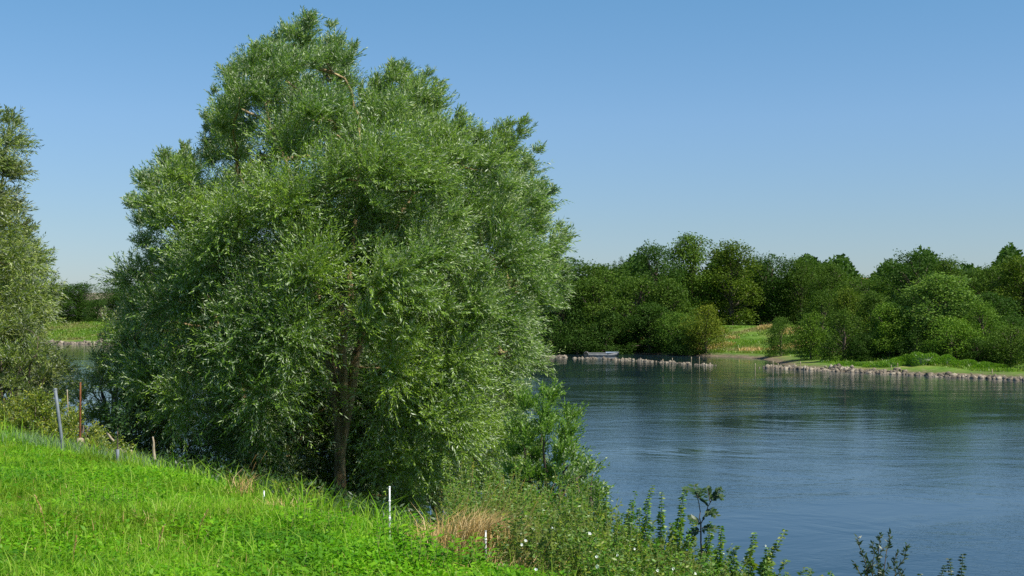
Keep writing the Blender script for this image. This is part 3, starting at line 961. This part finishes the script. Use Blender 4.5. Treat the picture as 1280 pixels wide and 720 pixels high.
o = at(1100, 720, 8.2); o[2] = gz(o[0], o[1])
t = thing('dark_shrub', 'dark small leafed shrub tip rising from the bottom edge in front of the river', 'shrub', o)
L = Leaves(); T = Tubes()
for k, (ex, ey) in enumerate([(1072, 671), (1113, 662), (1134, 680), (1090, 678), (1122, 690), (1068, 703), (1130, 712), (1100, 668), (1080, 695), (1105, 684), (1112, 706), (1090, 708)]):
    e = at(ex, ey, 8.2 + rng.normal() * .12) - o
    pth = limb_path([rng.normal() * .02, rng.normal() * .02, 0], e, 9, .3); T.add(pth, np.linspace(.006, .0015, 9), 5)
    m = 90; u = .30 + .70 * rng.random(m)
    P = np.stack([np.interp(u, np.linspace(0, 1, 9), pth[:, c_]) for c_ in range(3)], -1)
    L.add(P, unit(e) * .7 + rand_dirs(m), rand_dirs(m), .026 + .014 * rng.random(m), .013)
L.build('foliage', M['weed_dark'], t); T.build('stem', M['darkbark'], t)


# ------------------------------------------------------------------ far trees
def crown_mesh(name, H, W, lobes, per, leaf, profile, low=0.05, lobe_r=.2, squash=1.0, seed=0):
    """foliage built of many lobes inside an uneven envelope; origin at the foot"""
    g = np.random.default_rng(seed)
    L = Leaves(); cs = []
    k = 0
    while len(cs) < lobes and k < 6000:
        k += 1
        h = low + (1 - low) * g.random()
        pr = np.interp(h, *profile)
        a = g.random() * 6.28; q_ = g.random() ** .4
        r = lobe_r * (.5 + 1.0 * g.random() ** 1.5) * W
        rr = max(0, pr * W / 2 - r * .55)
        c = np.array([math.cos(a) * rr * q_, math.sin(a) * rr * q_, min(h * H, H - r * .8)])
        if all(np.linalg.norm(c - e[:3]) > r * .62 for e in cs): cs.append(np.array([*c, r]))
    for c in cs:
        m = int(per * (c[3] / (lobe_r * W)) ** 2)
        D = unit(g.normal(size=(m, 3)) + np.array([0, 0, .25])); rad = c[3] * (.5 + .55 * g.random(m) ** .6 + .35 * (g.random(m) < .14) * g.random(m))[:, None]
        rad = rad * (1 + .38 * np.sin(D[:, :1] * 5 + c[0]) * np.sin(D[:, 2:] * 6 + c[1]))
        P = c[:3] + D * rad * np.array([1, 1, squash])
        P[:, 2] = np.maximum(P[:, 2], 0.05)
        A = unit(g.normal(size=(m, 3)) + D * .3)
        Nn = unit(D + g.normal(size=(m, 3)) * .55)
        sz = leaf * (.6 + .8 * g.random(m))
        L.add(P, A, Nn, sz, sz * .62, rnd=np.clip(g.normal(.45, .22, m) + g.normal() * .12, 0, 1), fold=.08)
    V = np.concatenate(L.V)
    me = mesh_np(name, V, quads=np.arange(len(V)).reshape(-1, 4), mat=M['farleaf'], rnd=np.concatenate(L.rn))
    T = Tubes()
    T.add(np.array([[0, 0, -.5], [.05, 0, H * .2], [-.05, .1, H * .45], [.1, 0, H * .8]]), [W * .035, W * .028, W * .02, W * .006], 8)
    for c in cs[::2]:
        st = np.array([0, 0, max(.1 * H, c[2] * .55)])
        T.add(limb_path(st, c[:3], 5, .15), np.linspace(W * .012, W * .004, 5), 4)
    Vt = np.concatenate(T.V); Q = np.concatenate(T.Q); dg = Q[:, 2] == Q[:, 3]
    mt = mesh_np(name + '_wood', Vt, quads=Q[~dg], tris=Q[dg][:, :3], mat=M['darkbark'], smooth=True)
    return me, mt, H, W


roundp = ([0, .12, .35, .6, .8, .93, 1], [.6, .8, .95, 1, .88, .62, .3])
skirtp = ([0, .1, .3, .6, .8, .95, 1], [.85, 1, 1, .85, .62, .35, .1])
shrubp = ([0, .2, .5, .75, .93, 1], [.95, 1, .95, .75, .45, .2])
tallp = ([0, .15, .4, .7, .9, 1], [.4, .8, 1, .9, .55, .2])
popp = ([0, .1, .4, .8, 1], [.5, .8, 1, .7, .1])
PRO = {'round': [crown_mesh('tree_crown', 14, 11, 62, 330, .28, roundp, .04, .15, seed=s_) for s_ in (1, 2, 3)],
       'tall': [crown_mesh('tree_crown', 16, 10, 66, 320, .28, tallp, .03, .15, seed=s_) for s_ in (4, 5)],
       'skirt': [crown_mesh('tree_crown', 10, 9.5, 60, 330, .24, skirtp, .0, .145, squash=.85, seed=s_) for s_ in (6, 7, 8)],
       'shrub': [crown_mesh('tree_crown', 5, 5.5, 42, 330, .15, shrubp, .0, .165, seed=s_) for s_ in (9, 10, 11)],
       'poplar': [crown_mesh('tree_crown', 16, 3.4, 34, 200, .28, popp, .04, .32, squash=1.3, seed=12)]}
cnt = {}


def tree(kind, name, label, px, ytop, wpx, d, tint, group, cat='tree', zb=None, sink=0.0):
    lst = PRO[kind]; k = cnt.get(kind, 0); cnt[kind] = k + 1
    me, mt, H, W = lst[k % len(lst)]
    c = at(px, ytop, d)
    z = gz(c[0], c[1]) if zb is None else zb
    z = max(z, -.2) - sink
    h = c[2] - z; w = wpx / F * d * {'poplar': 1.0, 'tall': 1.5, 'round': 1.38}.get(kind, 1.22)
    o = thing(name, label, cat, (c[0], c[1], z), rz=rng.random() * 6.28, group=group)
    o.scale = (w / W, w / W, h / H)
    cr = link('crown', me, o); cr.color = (*tint, 1)
    link('trunk', mt, o)
    return o


G1, G2, G3, G4 = 'trees on the far bank terrace', 'trees and bushes over the far shore', 'waterside bushes on the right bank', 'distant trees beyond the river bend'
dk, md, lt, yl, sv, ol = (.68, .8, .9), (1.05, 1.05, 1), (1.5, 1.4, 1.4), (1.9, 1.35, .9), (2.1, 1.9, 2.8), (1.35, 1.15, .9)
FT = [
 # back row
 ('round', 'oak_tree', 'dark tree top just showing right of the big willow crown', 712, 322, 75, 196, dk, G1),
 ('round', 'oak_tree', 'broad dark green tree below and left of the twin poplars', 752, 331, 80, 192, md, G1),
 ('poplar', 'poplar_tree', 'shorter left one of the two narrow poplars above the woods', 768, 327, 11, 232, dk, G1),
 ('poplar', 'poplar_tree', 'taller right one of the two narrow poplars above the woods', 777, 322, 13, 230, dk, G1),
 ('round', 'oak_tree', 'dark dense round headed tree right of the poplars', 820, 308, 54, 196, dk, G1),
 ('tall', 'ash_tree', 'tallest lighter green tree left of the middle of the far woods', 866, 295, 62, 204, lt, G1),
 ('tall', 'ash_tree', 'tall olive green tree right of the tallest light green tree', 914, 304, 66, 203, ol, G1),
 ('round', 'oak_tree', 'dark wide tree behind the grassy gap in the far bank', 965, 318, 62, 208, dk, G1),
 ('round', 'oak_tree', 'dark green tree right of the grassy gap', 1001, 324, 44, 205, md, G1),
 ('round', 'oak_tree', 'small rounded tree left of the orange chimney', 1036, 331, 44, 198, md, G1),
 ('round', 'oak_tree', 'low smooth domed tree right of the orange chimney', 1086, 344, 60, 190, md, G1),
 ('round', 'oak_tree', 'big dark spreading tree standing clear above the right bank', 1148, 315, 78, 176, dk, G1),
 ('tall', 'ash_tree', 'right hand lobe tree beside the big dark spreading tree', 1182, 326, 44, 172, md, G1),
 ('round', 'oak_tree', 'dark tree left of the corner tree at the right edge', 1237, 334, 60, 168, md, G1),
 ('tall', 'ash_tree', 'brownish topped tree at the right edge of the view', 1278, 322, 60, 160, ol, G1),
 ('round', 'oak_tree', 'tree just outside the right edge behind the corner tree', 1330, 330, 80, 158, md, G1),
 # middle row
 ('skirt', 'maple_tree', 'dark tree overhanging the shaded shore nearest the big willow', 700, 352, 66, 171, dk, G2),
 ('skirt', 'maple_tree', 'wide tree with foliage down to the shaded cove behind the boat', 742, 350, 82, 172, md, G2),
 ('skirt', 'maple_tree', 'tree with dense foliage right of the boat cove', 795, 346, 84, 173.5, md, G2),
 ('skirt', 'maple_tree', 'fine textured tree below the dense round headed tree', 838, 348, 66, 172, md, G2),
 ('skirt', 'maple_tree', 'dark low tree behind the driftwood', 812, 380, 66, 169, dk, G2),
 ('skirt', 'maple_tree', 'dark low tree directly behind the moored boat', 757, 388, 62, 169, dk, G2),
 ('shrub', 'willow_bush', 'grey green bush right of the driftwood', 846, 392, 60, 166, (1.25, 1.3, 1.35), G2),
 ('shrub', 'willow_bush', 'yellow green rounded bush at the left side of the grassy gap', 882, 382, 50, 161, yl, G2),
 ('shrub', 'willow_bush', 'low bright green bush above the driftwood', 795, 417, 48, 172, (1.3, 1.5, 1.2), G2),
 ('skirt', 'maple_tree', 'shaded tree at the back of the grassy gap', 935, 345, 60, 214, dk, G1),
 ('skirt', 'maple_tree', 'second shaded tree at the back of the grassy gap', 985, 350, 50, 214, dk, G1),
 ('skirt', 'maple_tree', 'tree above the right end of the grassy gap', 1028, 362, 56, 150, md, G2),
 ('skirt', 'maple_tree', 'reddish green tree below the orange chimney', 1062, 360, 54, 142, (1.5, 1.25, 1.0), G2),
 ('skirt', 'maple_tree', 'mid green tree right below the low domed tree', 1092, 366, 50, 136, md, G2),
 ('skirt', 'maple_tree', 'dark tree filling the shade under the big spreading tree', 1140, 362, 56, 128, dk, G2),
 ('skirt', 'maple_tree', 'dark tree behind the pale willow bushes at the right', 1240, 366, 74, 126, dk, G2),
 # front right
 ('shrub', 'willow_bush', 'leftmost bush right of the grassy gap', 976, 398, 30, 148, (1.15, 1.2, 1.2), G3),
 ('shrub', 'willow_bush', 'second bush right of the grassy gap with lighter top', 1014, 392, 48, 134, (1.35, 1.35, 1.0), G3),
 ('shrub', 'willow_bush', 'dark rounded bush over the muddy shore', 1055, 388, 56, 126, md, G3),
 ('skirt', 'willow_bush', 'pale green bush left of the tall silvery willow', 1112, 381, 62, 124, (1.8, 1.75, 1.4), G3),
 ('tall', 'white_willow', 'tall silvery green willow in front of the big dark spreading tree', 1180, 344, 86, 123, sv, G3),
 ('shrub', 'willow_bush', 'pale leafed bush low in front of the silvery willow', 1190, 399, 66, 117, (1.8, 1.8, 1.5), G3),
 ('skirt', 'willow_bush', 'pale bush right of the silvery willow', 1228, 376, 56, 118, (1.6, 1.6, 1.4), G3),
 ('shrub', 'willow_bush', 'dark wide bush at the right edge over the stones', 1262, 408, 66, 113, md, G3),
 ('shrub', 'willow_bush', 'dark filler bush standing for the shadow between the pale bushes', 1146, 412, 46, 120, dk, G3),  # dark tinted filler, added where only shadow lies
 ('shrub', 'willow_bush', 'low dark bush between the two rounded shore bushes', 1082, 418, 40, 124, dk, G3),
 ('shrub', 'willow_bush', 'bush just outside the right edge above the stones', 1310, 405, 66, 108, md, G3),
 ('skirt', 'maple_tree', 'dark tree filling the back of the shade left of the silvery willow', 1118, 378, 60, 133, dk, G2),
 ('skirt', 'maple_tree', 'dark tree low behind the small pale tree', 1205, 395, 60, 125, dk, G2),
 ('shrub', 'willow_bush', 'low dark bush under the silvery willow', 1166, 425, 44, 118, dk, G3),
 ('shrub', 'willow_bush', 'low dark bush behind the small pale tree', 1222, 424, 46, 115, dk, G3),
 ('shrub', 'willow_bush', 'low bush at the water beneath the wide cove tree', 722, 412, 50, 168, dk, G2),
 ('shrub', 'willow_bush', 'low dark bush at the water left of the grassy slope', 860, 414, 46, 162, dk, G2),
 # distant left
 ('round', 'oak_tree', 'distant dark tree right beside the left willow crown', 78, 357, 46, 285, dk, G4),
 ('round', 'oak_tree', 'distant dark tree in the middle of the left gap', 98, 355, 44, 288, dk, G4),
 ('skirt', 'maple_tree', 'distant low tree in front of the pale house', 122, 374, 34, 276, dk, G4),
 ('round', 'oak_tree', 'distant dark tree right of the pale house', 146, 358, 44, 286, dk, G4),
 ('round', 'oak_tree', 'distant tree hidden partly behind the left willow', 45, 352, 50, 288, dk, G4),
]
for a in FT: tree(*a)
for k_, px in enumerate((200, 260, 320, 380, 440, 500, 560, 620, 668)):
    tree('round', 'oak_tree', 'distant woodland tree glimpsed through the crown of the big willow', px, 345 + 12 * rng.random(), 78, 262 - k_ * 7, dk, G4)

# small light tree with a visible trunk on the shelf
c = at(1211, 459, 123); zb = gz(c[0], c[1])
t = thing('young_willow', 'small pale tree with bare leaning trunk behind the stones at the right', 'tree', (c[0], c[1], zb))
me, mt, H, W = PRO['shrub'][1]
cr = link('crown', me, t); cr.location = (.5, 0, 1.2); cr.scale = (.55, .55, .42); cr.color = (1.9, 1.8, 1.2, 1)
T = Tubes(); T.add([[0, 0, -.2], [.1, 0, .7], [.35, 0, 1.3], [.6, 0, 2.4]], [.12, .1, .08, .03], 7); T.build('trunk', M['darkbark'], t)

# wood behind everything on the far bank
L = Leaves()
n = 60000
u = rng.random(n); pxs = 640 + 760 * u
dd = 236 - 40 * (u - .1) + rng.normal(size=n) * 5
hh = 2 + rng.random(n) ** .8 * (9.0 + 1.6 * np.sin(u * 40) + 1.2 * np.sin(u * 93 + 1))
P = np.stack([(pxs - 640) / F * dd, dd, 2.5 + hh], -1)
L.add(P, rand_dirs(n), unit(rand_dirs(n) + np.array([0, -.6, .5])), .75, .5, rnd=rng.random(n) * .5)
fw = L.build('woodland', M['farleaf']); fw.color = (.8, .9, .9, 1)
tag(fw, 'dark woodland closing the view behind the far bank trees', 'woodland', kind='stuff')

# ------------------------------------------------------------------ far bank grass
def scatter_far(n, x0, x1, y0, y1, t0, t1, fn=None):
    x = x0 + (x1 - x0) * rng.random(n); y = y0 + (y1 - y0) * rng.random(n)
    t_ = far_t(x, y); k_ = (t_ > t0) & (t_ < t1)
    return x[k_], y[k_]


B = Blades()
x, y = scatter_far(170000, 14, 62, 92, 200, 3.2, 26)
pt = wob(x, y, .5, 2.) + wob(x, y, 1.3, .3) * .6
k = pt > -.35; x, y, pt = x[k], y[k], pt[k]; n = len(x)
B.add(ground_pts(x, y), (.16 + .22 * rng.random(n)) * (1 + .5 * pt), .06, .9 * rng.random(n))
x, y = scatter_far(50000, -110, -40, 215, 290, 4, 26); n = len(x)
B.add(ground_pts(x, y), .3 + .3 * rng.random(n), .14, .9 * rng.random(n))
S = Blades()
x, y = scatter_far(60000, 14, 40, 140, 195, 5, 26)
k = (wob(x, y, .35, 6.) + wob(x, y, .9, 1.) * .7) > .35; x, y = x[k], y[k]
S.add(ground_pts(x, y), .35 + .3 * rng.random(len(x)), .07, rng.random(len(x)))
tag(S.build('dry_bank_grass', M['straw']), 'straw coloured dry grass patches on the far slope', 'grass', kind='stuff')
tag(B.build('bank_grass', M['bankgrass']), 'rough grass on the far shore and its slope', 'grass', kind='stuff')


def hummock(px, py, d, w, h, label):
    c = at(px, py, d); c[2] = gz(c[0], c[1]) - .05
    t = thing('grass_hummock', label, 'hummock', c, group='round grassy hummocks on the right shore')
    B = Blades(); n = 2600
    D = rand_dirs(n); D[:, 2] = np.abs(D[:, 2])
    P = D * np.array([w / 2, w * .35, h]) * (1 + .12 * np.sin(D[:, :1] * 6 + px)) ; P[:, 2] -= .12
    V0 = D * .16 + rng.normal(size=(n, 3)) * .08 + np.array([0, 0, .08])
    Lv = Leaves(); Lv.add(P, V0, D, .22, .05); Lv.build('blades', M['reed'], t)
    bm = Tubes(); rr = [math.cos(a) for a in np.linspace(0, 1.5, 8)]; zz = [math.sin(a) for a in np.linspace(0, 1.5, 8)]
    bm.add([[0, 0, z_ * h * .93 - .12] for z_ in zz], [r_ * w * .33 for r_ in rr], 16); core = bm.build('mound', M['undergrowth'], t)
    core.scale = (1.4, 1, 1)


for a in [(1114, 459, 116, 4.6, .55, 'flat wide green hummock left of the tallest hummock'),
          (1154, 459, 114, 3.2, 1.15, 'tallest rounded green hummock on the right shore'),
          (1182, 460, 113, 2.7, .85, 'middle rounded hummock right of the tallest one'),
          (1206, 461, 112, 2.8, .6, 'low hummock second from the right'),
          (1234, 462, 111, 3.2, .5, 'rightmost low green hummock above the stones'),
          (1132, 455, 119, 2.6, .75, 'small hummock behind the wide flat one'),
          (1066, 457, 120, 4.0, .4, 'pale low green hummock at the left end of the grassy shore')]:
    hummock(*a)


# ------------------------------------------------------------------ stones
def ico():
    p = (1 + 5 ** .5) / 2
    v = unit(np.array([(-1, p, 0), (1, p, 0), (-1, -p, 0), (1, -p, 0), (0, -1, p), (0, 1, p), (0, -1, -p), (0, 1, -p), (p, 0, -1), (p, 0, 1), (-p, 0, -1), (-p, 0, 1)], float))
    f = [(0, 11, 5), (0, 5, 1), (0, 1, 7), (0, 7, 10), (0, 10, 11), (1, 5, 9), (5, 11, 4), (11, 10, 2), (10, 7, 6), (7, 1, 8), (3, 9, 4), (3, 4, 2), (3, 2, 6), (3, 6, 8),
         (3, 8, 9), (4, 9, 5), (2, 4, 11), (6, 2, 10), (8, 6, 7), (9, 8, 1)]
    return v, np.array(f)


IV, IF = ico()


def rocks(name, line, n, width, size, height, label):
    """rubble band along a polyline given as photo pixels on the water line"""
    pts = np.array([at(a, b, CAMZ * F / (b - HOR))[:2] for a, b in line])
    seg = np.linalg.norm(np.diff(pts, axis=0), axis=1); cum = np.concatenate([[0], np.cumsum(seg)])
    u = rng.random(n) * cum[-1]
    P = np.stack([np.interp(u, cum, pts[:, 0]), np.interp(u, cum, pts[:, 1])], -1)
    fall = rng.normal(size=n)
    dirn = unit(pts[-1] - pts[0]); nrm = np.array([-dirn[1], dirn[0]])
    if 'groyne' in name: k_ = (np.sin(u * 1.1) + .7 * np.sin(u * 2.7 + 1) > -.75); P, u, fall = P[k_], u[k_], fall[k_]; n = len(u)
    P = P + nrm * fall[:, None] * width * (.7 + .4 * np.sin(u * .9))[:, None]
    sz = size * (.35 + 2.3 * rng.random(n) ** 4)
    z = np.maximum(ground_z(P[:, 0], P[:, 1]), 0) + height * np.exp(-fall ** 2) * (.3 + .7 * rng.random(n)) * (.55 + .45 * np.sin(u * 1.7 + 1)) - .03
    V = IV[None] * sz[:, None, None] * (1 + .3 * rng.normal(size=(n, 12, 1))).clip(.6, 1.5) * (.6 + .6 * rng.random((n, 1, 3)))
    V = V + np.stack([P[:, 0], P[:, 1], z], -1)[:, None]
    Fc = IF[None] + np.arange(n)[:, None, None] * 12
    o = link(name, mesh_np(name, V.reshape(-1, 3), tris=Fc.reshape(-1, 3), mat=M['stone']))
    tag(o, label, 'stones', kind='stuff')


rocks('shore_rubble', [(962, 459), (1000, 461.5), (1060, 464.5), (1130, 468), (1200, 471.5), (1290, 475.5), (1400, 482)], 3000, .62, .12, .02,
      'band of pale rubble stones along the right shore')
rocks('groyne_rubble', [(722, 447.5), (760, 449), (800, 451), (840, 453.5), (892, 457)], 700, .5, .11, .0, 'low line of pale rocks running out into the river')
rocks('cove_rubble', [(672, 447), (690, 446.5), (706, 446.5)], 220, .6, .13, .05, 'small heap of pale rocks beside the big willow outline')
rocks('distant_rubble', [(60, 429.5), (110, 430), (165, 430.5)], 500, .9, .25, .08, 'pale stony shore line beyond the left gap')

# wooden stakes
for px, py0, py1, lab in [(841, 447.5, 452, 'tallest pale stake standing on the rock line'), (864, 446, 450, 'pale stake right of the tallest stake on the rock line'),
                          (874, 446, 452, 'thin stake near the outer end of the rock line'), (829, 449, 452, 'short stake left of the tallest stake on the rock line'),
                          (944, 454, 459, 'lone stake in open water between the two rock lines'), (966, 451, 458.5, 'stake at the tip of the right hand rubble'),
                          (973, 454, 459, 'short stake just right of the rubble tip'), (993, 454, 459.5, 'third stake from the rubble tip'),
                          (1000, 452, 458, 'fourth stake from the rubble tip'), (1114, 457.5, 463, 'left one of the paired stakes before the hummocks'),
                          (1122, 457, 462.5, 'right one of the paired stakes before the hummocks'), (1220, 457, 462, 'stake on the grass beneath the small pale tree'),
                          (1240, 463, 469, 'stake among the stones near the right edge')]:
    d = min(CAMZ * F / (py1 + 2.5 - HOR), 136)
    b = at(px, py1, d); b[2] = max(gz(b[0], b[1]), -.1); tp = at(px + rng.normal() * .4, py0, d)
    tp[2] = max(tp[2], b[2] + .3)
    rod('wooden_stake', lab, 'stake', b, tp, .04, .032, 'wood', 'shaft', 6, group='pale stakes along the rock lines')

# driftwood
c = at(812, 441, 171); c[2] = max(0, gz(c[0], c[1]))
t = thing('driftwood', 'tangle of pale bleached roots washed up under the grey green bush', 'driftwood', c)
T = Tubes()
for k in range(9):
    e = np.array([rng.normal() * 1.6, rng.normal() * .5, .25 + rng.random() * .7])
    T.add(limb_path([rng.normal() * .6, 0, .05], e, 6, .6), np.linspace(.10, .025, 6), 5)
T.add(limb_path([-2.2, 0, .5], [2.4, .4, .15], 7, .2), np.linspace(.08, .16, 7), 7)
T.build('root', M['wood'], t)


# ------------------------------------------------------------------ boat
def boat():
    d = 160.0
    c = at(752, 444, d); c[2] = 0
    t = thing('rowing_boat', 'long flat pale grey boat moored in the shaded cove behind the rock line', 'boat', c, rz=R(-4))
    Lh, Wd, Hh = 4.3, 1.25, .46
    n = 15; V = []; sec = []
    for i_ in range(n):
        u = i_ / (n - 1); x_ = (u - .5) * Lh
        w = Wd / 2 * (1 - max(0, (u - .6) / .4) ** 2 * .72) * (1 - max(0, (.12 - u) / .12) * .2)
        z0 = -.12 + .30 * max(0, (u - .75) / .25) ** 1.5; z1 = Hh - .12 + .12 * max(0, (u - .55) / .45)
        V += [(x_, -w, z1), (x_, -w * .78, z0), (x_, w * .78, z0), (x_, w, z1), (x_, w - .05, z1), (x_, w * .78 - .04, z0 + .05), (x_, -w * .78 + .04, z0 + .05), (x_, -w + .05, z1)]
    Q = []
    for i_ in range(n - 1):
        for j_ in range(8):
            a = i_ * 8 + j_; b_ = i_ * 8 + (j_ + 1) % 8
            Q.append((a, a + 8, b_ + 8, b_))
    for e in (0, (n - 1) * 8):
        Q += [(e, e + 1, e + 6, e + 7), (e + 1, e + 2, e + 5, e + 6), (e + 2, e + 3, e + 4, e + 5)]
    for e in (0, (n - 1) * 8): Q.append((e, e + 1, e + 2, e + 3))
    link('hull', mesh_np('hull', np.array(V), quads=Q, mat=M['boathull']), t)
    for sg, nm in ((0, 'gunwale'), (3, 'gunwale')):
        T = Tubes(); T.add([np.array(V[i_ * 8 + sg]) + [0, 0, .02] for i_ in range(n)], .035, 6); T.build(nm, M['boathull'], t)
    for x_ in (-1.2, .1):
        w = Wd / 2 - .06
        bx = [(x_ - .13, -w, .2), (x_ + .13, -w, .2), (x_ + .13, w, .2), (x_ - .13, w, .2)]
        bx += [(a, b_, .235) for a, b_, _ in bx]
        link('seat', mesh_np('seat', np.array(bx), quads=[(0, 3, 2, 1), (4, 5, 6, 7), (0, 1, 5, 4), (1, 2, 6, 5), (2, 3, 7, 6), (3, 0, 4, 7)], mat=M['wood']), t)
    V2 = []
    for u in np.linspace(.62, .97, 6):
        w = Wd / 2 * (1 - max(0, (u - .6) / .4) ** 2 * .72)
        x_ = (u - .5) * Lh; V2 += [(x_, -w, .37 + .1 * (u - .6)), (x_, -w * .4, .52), (x_, w * .4, .52), (x_, w, .37 + .1 * (u - .6))]
    Q2 = [(i_ * 4 + j_, i_ * 4 + j_ + 4, i_ * 4 + j_ + 5, i_ * 4 + j_ + 1) for i_ in range(5) for j_ in range(3)]
    link('cover', mesh_np('cover', np.array(V2), quads=Q2, mat=M['boatblue']), t)
    c2 = at(733, 444, 158.5); c2[2] = .02
    k = thing('float_drum', 'round pale drum lying at the left end of the moored boat', 'drum', c2, rz=R(80))
    T = Tubes(); T.add([[-.42, 0, .26], [-.4, 0, .26], [.4, 0, .26], [.42, 0, .26]], [.29, .31, .31, .29], 16); T.build('barrel', M['boathull'], k)
    for x_ in (-.2, .2):
        T = Tubes(); T.add([[x_ - .02, 0, .26], [x_ + .02, 0, .26]], [.33, .33], 16); T.build('hoop', M['wood'], k)


boat()


# ------------------------------------------------------------------ houses
def box(name, lo, hi, mat, parent):
    (x0, y0, z0), (x1, y1, z1) = lo, hi
    V = [(x0, y0, z0), (x1, y0, z0), (x1, y1, z0), (x0, y1, z0), (x0, y0, z1), (x1, y0, z1), (x1, y1, z1), (x0, y1, z1)]
    return link(name, mesh_np(name, np.array(V, float), quads=[(0, 3, 2, 1), (4, 5, 6, 7), (0, 1, 5, 4), (1, 2, 6, 5), (2, 3, 7, 6), (3, 0, 4, 7)], mat=mat), parent)


def house(px, ytop, d, w, label, chim=True, roof='tile'):
    c = at(px, ytop, d); z = gz(c[0], c[1]); H = c[2] - z
    t = thing('country_house', label, 'house', (c[0], c[1], z), rz=R(12))
    ch = .9 if chim else 0
    eave = H - ch - 2.6
    box('wall', (-w / 2, -4, -.3), (w / 2, 4, eave), M['plaster'], t)
    e = w / 2 + .4
    V = [(-e, -4.4, eave), (e, -4.4, eave), (e, 4.4, eave), (-e, 4.4, eave), (-e, 0, eave + 2.6), (e, 0, eave + 2.6)]
    rf = link('roof', mesh_np('roof', np.array(V, float), quads=[(0, 1, 5, 4), (2, 3, 4, 5), (0, 3, 2, 1)], tris=[(1, 2, 5), (3, 0, 4)], mat=M[roof]), t)
    if chim: box('chimney', (-.9, -.5, eave + 1.9), (.1, .5, H), M['tile'], rf); box('chimney_cap', (-1, -.6, H), (.2, .6, H + .12), M['plaster'], rf)
    for x_ in np.arange(-w / 2 + 1.4, w / 2 - 1, 2.6):
        for z_ in (1.0, 3.8):
            if z_ + 1.5 < eave:
                wn = box('window', (x_ - .5, -4.03, z_), (x_ + .5, -3.9, z_ + 1.4), M['whiteplastic'], t)
                box('pane', (x_ - .42, -4.06, z_ + .08), (x_ + .42, -4.031, z_ + 1.32), M['glass'], wn)
    box('door', (w / 2 - 1.4, -4.05, -.1), (w / 2 - .5, -3.9, 2.1), M['wood'], t)


house(1058, 342, 262, 9, 'house mostly hidden by trees with only its orange chimney showing')
house(120, 366, 300, 7, 'pale house partly seen between the distant trees in the left gap', chim=False, roof='stone')

# ------------------------------------------------------------------ camera, light
cam = bpy.data.cameras.new('camera'); co = link('camera', cam)
co.location = (0, 0, CAMZ); co.rotation_euler = (R(90), 0, 0)
cam.sensor_width = 36; cam.lens = 36 * F / 1280; cam.shift_y = (HOR - 360) / 1280; cam.clip_end = 8000; cam.clip_start = 0.1
scene.camera = co

SKYTINT = [(0.0, (.57, .64, .84)), (.07, (.62, .72, .86)), (.15, (.69, .85, 1.0)), (.25, (.62, .92, 1.05)), (.6, (.75, .95, 1.1))]
SUN_EL = 54.0
SUN_AZ = 121.0            # clockwise from +Y (the view direction)
sd = Vector((math.sin(R(SUN_AZ)) * math.cos(R(SUN_EL)), math.cos(R(SUN_AZ)) * math.cos(R(SUN_EL)), math.sin(R(SUN_EL))))
sl = bpy.data.lights.new('sun', 'SUN'); so = link('sun', sl)
sl.energy = 5.0; sl.angle = R(.53); sl.color = (1, .955, .88)
so.rotation_euler = sd.to_track_quat('Z', 'Y').to_euler(); so.location = (20, -20, 40)
w = bpy.data.worlds.new('World'); scene.world = w; w.use_nodes = True
nt = w.node_tree; nt.nodes.clear()
sky = nt.nodes.new('ShaderNodeTexSky'); sky.sky_type = 'NISHITA'; sky.sun_disc = False
sky.sun_elevation = R(SUN_EL); sky.sun_rotation = R(SUN_AZ)
sky.altitude = 60; sky.air_density = 1.0; sky.dust_density = 0.3; sky.ozone_density = 2.0
bg = nt.nodes.new('ShaderNodeBackground'); bg.inputs[1].default_value = 0.088
wo = nt.nodes.new('ShaderNodeOutputWorld')
tc = nt.nodes.new('ShaderNodeTexCoord'); sx = nt.nodes.new('ShaderNodeSeparateXYZ'); nt.links.new(tc.outputs['Generated'], sx.inputs[0])
tint = ramp(nt, SKYTINT, sx.outputs[2])
skc = mixc(nt, 1.0, sky.outputs[0], tint, 'MULTIPLY')
nt.links.new(skc, bg.inputs[0]); nt.links.new(bg.outputs[0], wo.inputs[0])

scene.view_settings.view_transform = 'Standard'; scene.view_settings.look = 'None'
scene.view_settings.exposure = 0.5; scene.view_settings.gamma = 1
cy = scene.cycles
cy.max_bounces = 5; cy.diffuse_bounces = 2; cy.glossy_bounces = 2; cy.transmission_bounces = 2; cy.transparent_max_bounces = 4
cy.use_denoising = False
try:
    cy.denoiser = 'OPENIMAGEDENOISE'; cy.denoising_input_passes = 'RGB_ALBEDO_NORMAL'; cy.denoising_prefilter = 'ACCURATE'
except Exception:
    pass
cy.sample_clamp_indirect = 4
